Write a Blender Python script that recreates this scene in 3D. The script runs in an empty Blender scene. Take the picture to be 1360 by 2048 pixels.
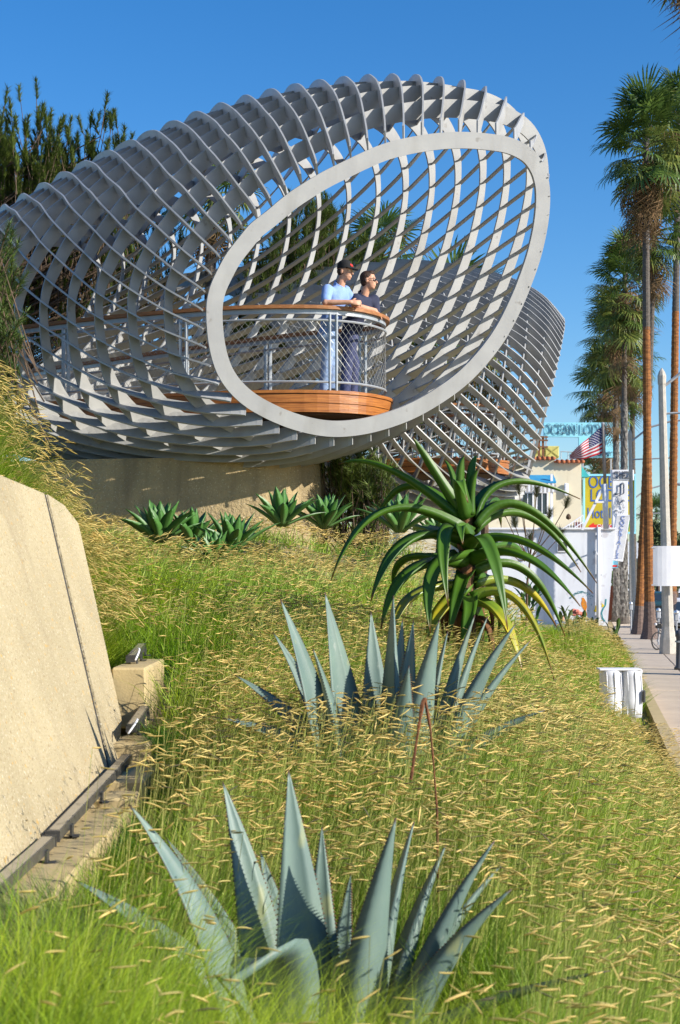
import bpy, math, random
import numpy as np
from mathutils import Vector, Matrix, noise as mnoise

R = math.radians
F, CX, HY, EYE = 3000.0, 680.0, 1150.0, 2.8
SC = bpy.context.scene
COL = SC.collection
rnd = random.Random(7)
nrs = np.random.RandomState(11)

# ------------------------------------------------------------ camera, sky, sun
cd = bpy.data.cameras.new('camera')
cam = bpy.data.objects.new('camera', cd); COL.objects.link(cam)
cam.location = (0, 0, EYE); cam.rotation_euler = (R(90), 0, 0)
cd.sensor_fit = 'VERTICAL'; cd.sensor_height = 36.0; cd.sensor_width = 24.0
cd.lens = F / 2048 * 36.0
cd.shift_y = (HY - 1024) / 2048
cd.clip_start = 0.05; cd.clip_end = 3000
cd.dof.use_dof = True; cd.dof.focus_distance = 19.0; cd.dof.aperture_fstop = 6.3
SC.camera = cam

SUN = Vector((0.80, -0.38, 0.43)).normalized()
SUN_EL = math.asin(SUN.z); SUN_ROT = math.atan2(SUN.x, SUN.y)
w = bpy.data.worlds.new('World'); SC.world = w; w.use_nodes = True
nt = w.node_tree; nt.nodes.clear()
sky = nt.nodes.new('ShaderNodeTexSky'); sky.sky_type = 'NISHITA'; sky.sun_disc = False
sky.sun_elevation = SUN_EL; sky.sun_rotation = SUN_ROT
sky.altitude = 0; sky.air_density = 1.0; sky.dust_density = 0.4; sky.ozone_density = 4.0
bg = nt.nodes.new('ShaderNodeBackground'); bg.inputs[1].default_value = 0.12
wo = nt.nodes.new('ShaderNodeOutputWorld')
hs = nt.nodes.new('ShaderNodeHueSaturation'); hs.inputs['Saturation'].default_value = 1.30; hs.inputs['Hue'].default_value = 0.505; nt.links.new(sky.outputs[0], hs.inputs['Color']); nt.links.new(hs.outputs[0], bg.inputs[0]); nt.links.new(bg.outputs[0], wo.inputs[0])
sl = bpy.data.lights.new('sun', 'SUN'); sl.energy = 5.0; sl.angle = R(0.5); sl.color = (1.0, 0.94, 0.84)
so = bpy.data.objects.new('sun', sl); COL.objects.link(so)
so.rotation_euler = SUN.to_track_quat('Z', 'Y').to_euler(); so.location = (20, -10, 30)
SC.view_settings.view_transform = 'Standard'; SC.view_settings.look = 'None'
SC.view_settings.gamma = 1.0; SC.view_settings.use_curve_mapping = False
SC.view_settings.exposure = 0.56
SC.cycles.max_bounces = 6; SC.cycles.transparent_max_bounces = 6

def at(px, py, Y):
    return Vector(((px - CX) / F * Y, Y, EYE + (HY - py) / F * Y))

# ------------------------------------------------------------ materials
MATS = {}
def mat(name, c1, c2=None, scale=6.0, rough=0.6, bump=0.0, bscale=60.0, metal=0.0, transl=0.0,
        island=0.0, spec=0.4, stretch=None, speck=None, coord='Object', detail=4.0, mid=(0.35, 0.65), tip=None, streak=None):
    if name in MATS: return MATS[name]
    m = bpy.data.materials.new(name); m.use_nodes = True
    t = m.node_tree; N = t.nodes; L = t.links
    p = N['Principled BSDF']; out = N['Material Output']
    p.inputs['Roughness'].default_value = rough; p.inputs['Metallic'].default_value = metal
    p.inputs['Specular IOR Level'].default_value = spec
    tc = N.new('ShaderNodeTexCoord'); src = tc.outputs[coord]
    if stretch:
        mp = N.new('ShaderNodeMapping'); mp.inputs['Scale'].default_value = stretch
        L.new(src, mp.inputs[0]); src = mp.outputs[0]
    col = None
    rgb = N.new('ShaderNodeRGB'); rgb.outputs[0].default_value = (*c1, 1); col = rgb.outputs[0]
    if c2:
        nz = N.new('ShaderNodeTexNoise'); nz.inputs['Scale'].default_value = scale; nz.inputs['Detail'].default_value = detail
        L.new(src, nz.inputs['Vector'])
        mr = N.new('ShaderNodeMapRange'); mr.inputs[1].default_value = mid[0]; mr.inputs[2].default_value = mid[1]
        L.new(nz.outputs[0], mr.inputs[0])
        mx = N.new('ShaderNodeMix'); mx.data_type = 'RGBA'
        L.new(mr.outputs[0], mx.inputs[0]); L.new(col, mx.inputs[6]); mx.inputs[7].default_value = (*c2, 1)
        col = mx.outputs[2]
    if speck:   # (colour, scale, threshold)
        for (sc_, ss, th) in speck:
            vz = N.new('ShaderNodeTexNoise'); vz.inputs['Scale'].default_value = ss; vz.inputs['Detail'].default_value = 2.0
            L.new(src, vz.inputs['Vector'])
            mr = N.new('ShaderNodeMapRange'); mr.inputs[1].default_value = th; mr.inputs[2].default_value = th + 0.08
            L.new(vz.outputs[0], mr.inputs[0])
            mx = N.new('ShaderNodeMix'); mx.data_type = 'RGBA'
            L.new(mr.outputs[0], mx.inputs[0]); L.new(col, mx.inputs[6]); mx.inputs[7].default_value = (*sc_, 1)
            col = mx.outputs[2]
    if streak:  # (colour, threshold, amount): weathering run-off, long down the face
        mp2 = N.new('ShaderNodeMapping'); mp2.inputs['Scale'].default_value = streak[3] if len(streak) > 3 else (5, 5, .45)
        L.new(tc.outputs[coord], mp2.inputs[0]); nz3 = N.new('ShaderNodeTexNoise'); nz3.inputs['Scale'].default_value = 1.0; nz3.inputs['Detail'].default_value = 5.0
        L.new(mp2.outputs[0], nz3.inputs['Vector']); mr = N.new('ShaderNodeMapRange'); mr.inputs[1].default_value = streak[1]; mr.inputs[2].default_value = streak[1] + .18; mr.inputs[4].default_value = streak[2]
        L.new(nz3.outputs[0], mr.inputs[0]); mx = N.new('ShaderNodeMix'); mx.data_type = 'RGBA'
        L.new(mr.outputs[0], mx.inputs[0]); L.new(col, mx.inputs[6]); mx.inputs[7].default_value = (*streak[0], 1); col = mx.outputs[2]
    if tip:     # (colour, start, end) along the float attribute 'along'
        at_ = N.new('ShaderNodeAttribute'); at_.attribute_name = 'along'
        for (tc_, a0, a1) in tip:
            mr = N.new('ShaderNodeMapRange'); mr.inputs[1].default_value = a0; mr.inputs[2].default_value = a1
            L.new(at_.outputs['Fac'], mr.inputs[0])
            mx = N.new('ShaderNodeMix'); mx.data_type = 'RGBA'
            L.new(mr.outputs[0], mx.inputs[0]); L.new(col, mx.inputs[6]); mx.inputs[7].default_value = (*tc_, 1)
            col = mx.outputs[2]
    if island:
        g = N.new('ShaderNodeNewGeometry')
        hs = N.new('ShaderNodeHueSaturation')
        mr = N.new('ShaderNodeMapRange'); mr.inputs[3].default_value = 1 - island; mr.inputs[4].default_value = 1 + island
        L.new(g.outputs['Random Per Island'], mr.inputs[0]); L.new(mr.outputs[0], hs.inputs['Value'])
        ma = N.new('ShaderNodeMath'); ma.operation = 'MULTIPLY_ADD'
        ma.inputs[1].default_value = -0.06 * island; ma.inputs[2].default_value = 0.5 + 0.03 * island
        L.new(g.outputs['Random Per Island'], ma.inputs[0]); L.new(ma.outputs[0], hs.inputs['Hue'])
        L.new(col, hs.inputs['Color']); col = hs.outputs[0]
    L.new(col, p.inputs['Base Color'])
    if bump:
        nb = N.new('ShaderNodeTexNoise'); nb.inputs['Scale'].default_value = bscale; nb.inputs['Detail'].default_value = 3.0
        L.new(src, nb.inputs['Vector'])
        bm_ = N.new('ShaderNodeBump'); bm_.inputs['Strength'].default_value = min(1.0, bump); bm_.inputs['Distance'].default_value = 0.02
        L.new(nb.outputs[0], bm_.inputs['Height']); L.new(bm_.outputs[0], p.inputs['Normal'])
    if transl:
        tr = N.new('ShaderNodeBsdfTranslucent'); L.new(col, tr.inputs[0])
        ms = N.new('ShaderNodeMixShader'); ms.inputs[0].default_value = transl
        L.new(p.outputs[0], ms.inputs[1]); L.new(tr.outputs[0], ms.inputs[2]); L.new(ms.outputs[0], out.inputs[0])
    MATS[name] = m
    return m

STEEL = mat('painted_steel', (.37, .37, .36), (.325, .325, .32), scale=3, rough=.42, bump=.05, bscale=25, streak=((.24, .23, .21), .52, .45, (4, 4, .8)), speck=[((.26, .25, .235), 9, .68)])
STEELD = mat('rail_steel', (.42, .44, .45), (.36, .38, .40), scale=8, rough=.35, metal=.3)
TAN = mat('tan_concrete', (.49, .405, .245), (.39, .32, .19), scale=1.1, rough=.9, bump=.9, bscale=70, streak=((.26, .20, .12), .56, .3),
          speck=[((.30, .22, .11), 55, .61), ((.62, .54, .39), 65, .61), ((.56, .33, .08), 24, .66), ((.13, .10, .06), 60, .69)])
TANB = mat('base_concrete', (.44, .33, .17), (.36, .275, .145), scale=3, rough=.95, bump=1.0, bscale=28, streak=((.2, .15, .085), .5, .55), speck=[((.30, .22, .12), 40, .63), ((.6, .5, .33), 50, .62)])
FOOT = mat('footing_concrete', (.52, .40, .20), (.45, .345, .175), scale=5, rough=.9, bump=.15, bscale=60, speck=[((.3, .24, .15), 60, .66)])
WOOD = mat('ipe_wood', (.46, .17, .035), (.27, .085, .018), scale=3, rough=.38, bump=.15, bscale=10, stretch=(1.2, 1.2, 26), speck=[((.13, .04, .01), 3.0, .68)])
WOODR = mat('rail_wood', (.40, .17, .055), (.25, .095, .03), scale=4, rough=.5, bump=.1, bscale=20, stretch=(3, 3, 30))
SOIL = mat('garden_soil', (.40, .32, .165), (.23, .175, .085), scale=1.4, rough=1, bump=1, bscale=30, speck=[((.34, .26, .12), 20, .58), ((.06, .04, .02), 30, .62)])
MULCH = mat('bark_mulch', (.14, .065, .03), (.07, .03, .015), scale=8, rough=.95, island=.5)
STRAW = mat('straw_ground', (.50, .39, .19), (.36, .29, .13), scale=2, rough=1, bump=1, bscale=25, speck=[((.26, .2, .09), 30, .6)])
WALK = mat('sidewalk_concrete', (.58, .47, .35), (.50, .40, .30), scale=1.0, rough=.9, bump=.15, bscale=80, speck=[((.30, .26, .21), 3, .66)])
ASPH = mat('asphalt', (.055, .055, .058), (.045, .045, .048), scale=4, rough=.9, bump=.3, bscale=90)
DARKM = mat('dark_metal', (.10, .10, .10), (.07, .07, .07), scale=10, rough=.4, metal=.5)
FIXT = mat('grey_fixture_metal', (.16, .155, .14), (.11, .105, .10), scale=10, rough=.38, metal=.6)
WHITE = mat('white_paint', (.78, .78, .80), (.70, .70, .73), scale=1.5, rough=.6, bump=.1, bscale=20)
BLACK = mat('black_rubber', (.02, .02, .02), rough=.7)
GLASS = mat('dark_window_glass', (.03, .045, .06), rough=.08, spec=.8)

# ------------------------------------------------------------ mesh builder
class MB:
    def __init__(s): s.v = []; s.f = []; s.m = []; s.a = []
    def add(s, vs, fs, mi=0, along=None):
        o = len(s.v); s.v += [tuple(v) for v in vs]; s.f += [tuple(i + o for i in f) for f in fs]; s.m += [mi] * len(fs)
        s.a += list(along) if along is not None else [0.0] * len(vs)
    def box(s, c, d, M=None, mi=0, bev=0.0):
        x, y, z = d[0] / 2, d[1] / 2, d[2] / 2
        if bev > 0:
            b = min(bev, x * .9, y * .9, z * .9); vs = []; idx = {}
            for sx in (-1, 1):
                for sy in (-1, 1):
                    for sz in (-1, 1):
                        for k in range(3):
                            q = [sx * x, sy * y, sz * z]
                            for a in range(3):
                                if a != k: q[a] -= (sx, sy, sz)[a] * b
                            idx[(sx, sy, sz, k)] = len(vs); vs.append(q)
            fs = []
            for k in range(3):
                a, b2 = [(1, 2), (2, 0), (0, 1)][k]
                for sg in (-1, 1):
                    cs = []
                    for (p, q) in ((-1, -1), (1, -1), (1, 1), (-1, 1)):
                        t = [0, 0, 0]; t[k] = sg; t[a] = p; t[b2] = q; cs.append(idx[(*t, k)])
                    fs.append(cs if sg > 0 else cs[::-1])
            for k in range(3):
                a, b2 = [(1, 2), (2, 0), (0, 1)][k]
                for p in (-1, 1):
                    for q in (-1, 1):
                        t0 = [0, 0, 0]; t0[k] = -1; t0[a] = p; t0[b2] = q
                        t1 = list(t0); t1[k] = 1
                        fs.append([idx[(*t0, a)], idx[(*t1, a)], idx[(*t1, b2)], idx[(*t0, b2)]])
            for sx in (-1, 1):
                for sy in (-1, 1):
                    for sz in (-1, 1): fs.append([idx[(sx, sy, sz, k)] for k in range(3)])
        else:
            vs = [(a * x, b * y, e * z) for a in (-1, 1) for b in (-1, 1) for e in (-1, 1)]
            fs = [(0, 1, 3, 2), (4, 6, 7, 5), (0, 4, 5, 1), (2, 3, 7, 6), (0, 2, 6, 4), (1, 5, 7, 3)]
        c = Vector(c)
        vs = [(M @ Vector(v) if M is not None else Vector(v)) + c for v in vs]
        s.add(vs, fs, mi)
    def bar(s, a, b, w, h, up=(0, 0, 1), mi=0):
        a = Vector(a); b = Vector(b); d = b - a; L = d.length; d.normalize()
        u = Vector(up); sd = d.cross(u)
        if sd.length < 1e-4: sd = d.cross(Vector((1, 0, 0)))
        sd.normalize(); u = sd.cross(d)
        M = Matrix((d, sd, u)).transposed()
        s.box((a + b) / 2, (L, w, h), M, mi)
    def tube(s, pts, rad, n=6, mi=0, cap=True, along=None):
        pts = [Vector(p) for p in pts]; k = len(pts)
        if not hasattr(rad, '__len__'): rad = [rad] * k
        vs = []; up = Vector((0, 0, 1)); prev = None
        for i in range(k):
            t = (pts[min(i + 1, k - 1)] - pts[max(i - 1, 0)])
            if t.length < 1e-9: t = Vector((0, 0, 1))
            t.normalize()
            if prev is None:
                r_ = t.cross(up)
                if r_.length < 1e-3: r_ = t.cross(Vector((1, 0, 0)))
            else:
                r_ = prev - t * prev.dot(t)
                if r_.length < 1e-4: r_ = t.cross(up)
            r_.normalize(); prev = r_; b = t.cross(r_)
            for j in range(n):
                a = 2 * math.pi * j / n
                vs.append(pts[i] + (r_ * math.cos(a) + b * math.sin(a)) * rad[i])
        fs = [(i * n + j, i * n + (j + 1) % n, (i + 1) * n + (j + 1) % n, (i + 1) * n + j) for i in range(k - 1) for j in range(n)]
        if cap: fs += [tuple(range(n))[::-1], tuple((k - 1) * n + j for j in range(n))]
        al = None
        if along is not None: al = [along[i] for i in range(k) for j in range(n)]
        s.add(vs, fs, mi, al)
    def lathe(s, prof, c=(0, 0, 0), n=12, mi=0, M=None, cap=True):
        c = Vector(c); vs = []
        for (r_, z) in prof:
            for j in range(n):
                a = 2 * math.pi * j / n; v = Vector((r_ * math.cos(a), r_ * math.sin(a), z))
                vs.append((M @ v if M is not None else v) + c)
        k = len(prof)
        fs = [(i * n + j, i * n + (j + 1) % n, (i + 1) * n + (j + 1) % n, (i + 1) * n + j) for i in range(k - 1) for j in range(n)]
        if cap: fs += [tuple(range(n))[::-1], tuple((k - 1) * n + j for j in range(n))]
        s.add(vs, fs, mi)
    def prism(s, poly, ext, mi=0):
        n = len(poly); e = Vector(ext); p = [Vector(q) for q in poly]
        vs = p + [q + e for q in p]
        fs = [tuple(range(n))[::-1], tuple(range(n, 2 * n))] + [(i, (i + 1) % n, n + (i + 1) % n, n + i) for i in range(n)]
        s.add(vs, fs, mi)
    def ell(s, c, r_, n=10, k=7, M=None, mi=0):
        c = Vector(c); vs = []
        for i in range(1, k):
            ph = math.pi * i / k
            for j in range(n):
                a = 2 * math.pi * j / n
                v = Vector((r_[0] * math.sin(ph) * math.cos(a), r_[1] * math.sin(ph) * math.sin(a), r_[2] * math.cos(ph)))
                vs.append((M @ v if M is not None else v) + c)
        tp = Vector((0, 0, r_[2])); bt = -tp
        if M is not None: tp = M @ tp; bt = M @ bt
        vs += [tp + c, bt + c]; m = (k - 1) * n
        fs = [(i * n + j, (i + 1) * n + j, (i + 1) * n + (j + 1) % n, i * n + (j + 1) % n) for i in range(k - 2) for j in range(n)]
        fs += [(m, j, (j + 1) % n) for j in range(n)] + [(m + 1, (k - 2) * n + (j + 1) % n, (k - 2) * n + j) for j in range(n)]
        s.add(vs, fs, mi)
    def mesh(s, name, mats, smooth=False):
        me = bpy.data.meshes.new(name); me.from_pydata(s.v, [], s.f)
        for m in (mats if isinstance(mats, (list, tuple)) else [mats]): me.materials.append(m)
        if any(s.m): me.polygons.foreach_set('material_index', s.m)
        if smooth: me.polygons.foreach_set('use_smooth', [True] * len(me.polygons))
        if any(s.a):
            at_ = me.attributes.new('along', 'FLOAT', 'POINT'); at_.data.foreach_set('value', s.a)
        me.update(); return me
    def build(s, name, mats, parent=None, smooth=False):
        return link(name, s.mesh(name, mats, smooth), parent)

def link(name, me, parent=None):
    o = bpy.data.objects.new(name, me); COL.objects.link(o)
    if parent is not None:
        o.parent = parent
        o.matrix_parent_inverse = parent_inv(parent)
    return o
def parent_inv(p):
    q = p; m = p.matrix_basis.copy()
    while q.parent is not None:
        m = q.parent.matrix_basis @ q.matrix_parent_inverse @ m; q = q.parent
    return m.inverted()
def tag(o, label=None, cat=None, group=None, kind=None):
    if label: o['label'] = label
    if cat: o['category'] = cat
    if group: o['group'] = group
    if kind: o['kind'] = kind
    return o
def thing(name, label, cat, loc=(0, 0, 0), group=None):
    o = bpy.data.objects.new(name, None); COL.objects.link(o); o.location = loc
    o.empty_display_size = .2
    return tag(o, label, cat, group)
def struct(o): o['kind'] = 'structure'; return o
def npmesh(name, V, T, m, along=None):
    """numpy vertices (n,3) and triangles (k,3) to an object"""
    me = bpy.data.meshes.new(name)
    V = np.ascontiguousarray(V, dtype=np.float32); T = np.ascontiguousarray(T, dtype=np.int32)
    me.vertices.add(len(V)); me.vertices.foreach_set('co', V.ravel())
    me.loops.add(T.size); me.loops.foreach_set('vertex_index', T.ravel())
    me.polygons.add(len(T)); me.polygons.foreach_set('loop_start', np.arange(len(T), dtype=np.int32) * 3)
    me.materials.append(m)
    if along is not None:
        a_ = me.attributes.new('along', 'FLOAT', 'POINT'); a_.data.foreach_set('value', np.ascontiguousarray(along, dtype=np.float32))
    me.update(calc_edges=True)
    return me
def to_mesh(o):
    """swap a text curve for its mesh"""
    bpy.context.view_layer.update(); dg = bpy.context.evaluated_depsgraph_get(); me = bpy.data.meshes.new_from_object(o.evaluated_get(dg)); me.name = o.name
    n = bpy.data.objects.new(o.name, me); COL.objects.link(n); n.parent = o.parent; n.matrix_parent_inverse = o.matrix_parent_inverse; n.matrix_basis = o.matrix_basis.copy()
    nm = o.name; cu = o.data; bpy.data.objects.remove(o); bpy.data.curves.remove(cu); n.name = nm; return n
def text(name, body, size, loc, M3, m, parent, extrude=.01, bevel=0.0, sx=1.0):
    cu = bpy.data.curves.new(name, 'FONT'); cu.body = body; cu.size = size; cu.extrude = extrude; cu.bevel_depth = bevel
    cu.align_x = 'CENTER'; cu.align_y = 'CENTER'; cu.materials.append(m)
    o = bpy.data.objects.new(name, cu); COL.objects.link(o); o.parent = parent
    o.matrix_parent_inverse = parent_inv(parent)
    o.matrix_basis = Matrix.Translation(Vector(loc)) @ M3.to_4x4() @ Matrix.Diagonal((sx, 1, 1, 1))
    return o
FACE = Matrix(((1, 0, 0), (0, 0, -1), (0, 1, 0)))      # text plane facing the camera side (-Y)

def smooth(a, b, x):
    t = max(0.0, min(1.0, (x - a) / (b - a))); return t * t * (3 - 2 * t)
# ------------------------------------------------------------ terrain
LOWP = [(-.1,2,-1.75),(-.1,4.5,-1.82),(-.1,5.7,-1.76),(1.5,5.7,-1.82),(2.5,6,-2.0),(-1.15,4,-1.5),(-1.15,6.2,-1.42),(.4,8.5,-1.25),(1.7,8.5,-1.45),
        (2.6,9,-1.75),(-1.15,8.6,-1.42),(-1.2,10,-1.12),(1,12.2,-.98),(2.4,12,-1.8),(3.2,12,-2.4),(-1.3,12.4,-.72),(-.2,12,-.82),(-1.9,14,-.2),
        (-1,16,-.08),(.6,16,-.15),(2,16,-1.35),(3.0,16,-2.25),(-3,18,.42),(-1,19,.46),(.6,19,.3),(1.8,20,-.7),(3.3,20,-2.4),(-5,19,.7),
        (0,24,.8),(2.5,24,-1.5),(4.2,24,-2.6),(-4,25,1.2),(1,30,.4),(4,30,-2.2),(5,30,-2.6),(-5,34,1.2),(2,40,-1.0),(5,40,-1.9),(7,45,-2.2),(-4,50,0),(5,60,-2.4),(9,60,-2.6),
        (0,-3,-1.75),(-2,0,-1.6),(2,0,-2.0)]
LP = np.array(LOWP)
def walk_left(Y): return 1.34 + .166 * Y
def ground_np(X, Y):
    X = np.asarray(X, float); Y = np.asarray(Y, float)
    sc = 1 + .05 * np.maximum(Y, 0)
    d2 = ((X[..., None] - LP[:, 0]) ** 2 + ((Y[..., None] - LP[:, 1]) * .8) ** 2) / (sc[..., None] ** 2) + .05
    wgt = d2 ** -1.6
    low = (wgt * LP[:, 2]).sum(-1) / wgt.sum(-1)
    # planted mound at the left
    xm = np.clip((-2.15 - X) / 1.5, 0, 1); hill = .02 + 1.25 * xm * xm * (3 - 2 * xm) + .14 * np.clip(-3.6 - X, 0, 6)
    edge = np.where(Y < 11.3, -2.12, -2.12 - .22 * (Y - 11.3))
    soft = np.where(Y < 11.3, .16, .16 + .35 * (Y - 11.3))
    wh = np.clip((edge - X) / soft + .1, 0, 1); wh = wh * wh * (3 - 2 * wh)
    far = np.clip((Y - 14.5) / 4.5, 0, 1)
    wh = wh * (1 - far)
    z = low * (1 - wh) + np.maximum(hill, low) * wh
    # falls to the street
    dl = (1.34 + .166 * Y) - X
    fall = np.clip((dl - .05) / 1.5, 0, 1); fall = fall * fall * (3 - 2 * fall)
    z = (-EYE + .10) * (1 - fall) + np.maximum(z, -EYE + .10) * fall
    z = np.where(dl < .02, -EYE - .25, z)
    farf = np.clip((Y - 55) / 30, 0, 1)
    return z * (1 - farf) + (-EYE - .02) * farf + EYE
def ground(x, y): return float(ground_np(np.array([x]), np.array([y]))[0])

def build_ground():
    ys = np.concatenate([np.arange(-4, 24, .28), np.arange(24, 92, 1.2)])
    us = np.linspace(-1, 1, 120)
    V = []; nx = len(us)
    for y in ys:
        xl = -9 - .22 * max(y, 0); xr = walk_left(y) + .01
        for u in us:
            t = (u + 1) / 2; t = t ** .8
            V.append((xl + (xr - xl) * t, y, 0))
    V = np.array(V); V[:, 2] = ground_np(V[:, 0], V[:, 1]) + (nrs.rand(len(V)) - .5) * .025
    n = len(ys); q = []
    for i in range(n - 1):
        a = i * nx + np.arange(nx - 1); b = a + nx
        q.append(np.stack([a, a + 1, b + 1], 1)); q.append(np.stack([a, b + 1, b], 1))
    o = link('garden_ground', npmesh('garden_ground', V, np.concatenate(q), SOIL)); struct(o)
    # wide ground to the horizon
    m = MB(); m.box((0, 700, -.45), (3000, 1500, .3)); o = m.build('ground', mat('far_ground', (.22, .20, .16), (.16, .15, .12), scale=.05, rough=1)); struct(o)
build_ground()

# street direction
SD = Vector((.166, 1, 0)).normalized(); SN = Vector((SD.y, -SD.x, 0))
def st(Yl, off, z=0.0):
    """a point by its distance Y along the pavement's left edge and metres to the right of that edge"""
    return Vector((walk_left(Yl), Yl, z)) + SN * off
def build_street():
    root = bpy.data.objects.new('sidewalk', None); COL.objects.link(root); struct(root)
    slabm = []
    for i in range(3):
        m = MB(); m.box((0, 0, -.06), (1.26, 2.96, .12), bev=.012); slabm.append(m.mesh('slab', WALK))
    ang = -math.atan(.166); k = 0
    for i in range(34):
        for j in range(2):
            c = st(2 + i * 3.0, .66 + j * 1.28, -.004 * ((i * 7 + j * 3) % 3))
            o = bpy.data.objects.new('slab', slabm[k % 3]); k += 1
            COL.objects.link(o); o.parent = root; o.location = c; o.rotation_euler = (0, 0, ang)
    m = MB(); m.bar(st(-2, 1.3, -.12), st(112, 1.3, -.12), 2.62, .14); m.build('slab_bed', mat('joint_dirt', (.10, .085, .07), rough=1), root)
    kr = bpy.data.objects.new('kerb', None); COL.objects.link(kr); struct(kr)
    for i in range(36):
        m = MB(); m.bar(st(2 + i * 3.0, 2.69, -.09), st(4.985 + i * 3.0, 2.69, -.09), .15, .2); m.build('kerb_stone', WALK, kr)
    m = MB(); m.bar(st(-6, 12.5, -.2), st(420, 12.5, -.2), 19.4, .1); struct(m.build('road', ASPH))
    # low edging wall between planting and pavement
    m = MB()
    w_ = thing('edging_wall', 'low tan concrete edging wall between the meadow and the pavement', 'wall', st(14, -.1, 0))
    for i in range(8):
        m = MB(); m.bar(st(14 + i * 3.0, -.12, .12), st(16.98 + i * 3.0, -.12, .12), .2, .36); m.build('wall_block', FOOT, w_)
build_street()

# ------------------------------------------------------------ lattice shells
RING = [(411,623),(418,577),(432,545),(452,507),(476,477),(500,447),(530,425),(562,397),(590,377),(617,360),(642,345),(672,330),(728,303),(776,284),(838,271),
        (887,265),(935,264),(988,269),(1023,276),(1059,294),(1081,320),(1094,351),(1099,387),(1097,431),(1090,475),(1077,527),(1059,576),(1049,601),(1018,666),
        (978,722),(931,771),(879,808),(826,838),(765,860),(713,871),(662,874),(615,867),(576,856),(533,838),(483,809),(440,762),(418,700)]
def cr(p0, p1, p2, p3, t):
    return .5 * ((2 * p1) + (-p0 + p2) * t + (2 * p0 - 5 * p1 + 4 * p2 - p3) * t * t + (-p0 + 3 * p1 - 3 * p2 + p3) * t ** 3)
def ring_outline(M):
    P = np.array(RING, float); n = len(P); q = []
    for i in range(n):
        for t in np.linspace(0, 1, 12, endpoint=False):
            q.append(cr(P[(i - 1) % n], P[i], P[(i + 1) % n], P[(i + 2) % n], t))
    q = np.array(q)
    for _ in range(30): q = .5 * q + .25 * (np.roll(q, 1, 0) + np.roll(q, -1, 0))
    d = np.r_[0, np.cumsum(np.linalg.norm(np.diff(np.vstack([q, q[:1]]), axis=0), axis=1))]
    qq = np.vstack([q, q[:1]]); s = np.linspace(0, d[-1], M, endpoint=False)
    return np.stack([np.interp(s, d, qq[:, 0]), np.interp(s, d, qq[:, 1])], 1)
NF = 55; NM = NF * 4
XL = [411,330,257,191,136,81,30,-14,-58,-98,-135,-165,-190,-213,-233,-250,-262,-272,-280]
XR = [1099,1094,1064,1018,970,920,868,815,759,700,640,580,520,462,405,350,298,248,200]
YT = [265,206,178,169,170,177,189,205,225,249,275,302,330,357,383,408,432,454,476]
YB = [874,902,920,932,940,944,945,943,938,930,920,908,895,880,864,848,832,816,800]
NH = len(XL)
TH = [20,24,27,30,32,34,36,38,41,45,49,53,56,59,61,63,64,65,66]
def shell_points():
    o = ring_outline(NM); cx = (XL[0] + XR[0]) / 2; cy = (YT[0] + YB[0]) / 2
    a = (o[:, 0] - cx) / ((XR[0] - XL[0]) / 2); b = (o[:, 1] - cy) / ((YB[0] - YT[0]) / 2)
    G = np.zeros((NH, NM, 3)); C = np.zeros((NH, 3))
    for k in range(NH):
        px = (XL[k] + XR[k]) / 2 + a * (XR[k] - XL[k]) / 2; py = (YT[k] + YB[k]) / 2 + b * (YB[k] - YT[k]) / 2
        Yc = 19.15 + .42 * k; tn = math.tan(R(TH[k])); tl = .16
        cxk = ((XL[k] + XR[k]) / 2 - CX) / F * Yc; czk = (HY - (YT[k] + YB[k]) / 2) / F * Yc
        dx = (px - CX) / F; dz = (HY - py) / F
        Y = (Yc - tn * cxk + tl * czk) / (1 - tn * dx + tl * dz)
        G[k] = np.stack([dx * Y, Y, dz * Y + EYE], 1); C[k] = (cxk, Yc, czk + EYE)
    return G, C
def hoop_normals(P):
    t = np.roll(P, -1, 0) - np.roll(P, 1, 0); t /= np.linalg.norm(t, axis=1)[:, None]
    c = P.mean(0); nn = np.cross(P - c, np.roll(P, -1, 0) - c).sum(0); nn /= np.linalg.norm(nn)
    out = np.cross(t, nn); s = np.sign((out * (P - c)).sum(1)); out *= s[:, None]
    return out / np.linalg.norm(out, axis=1)[:, None], nn
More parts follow.
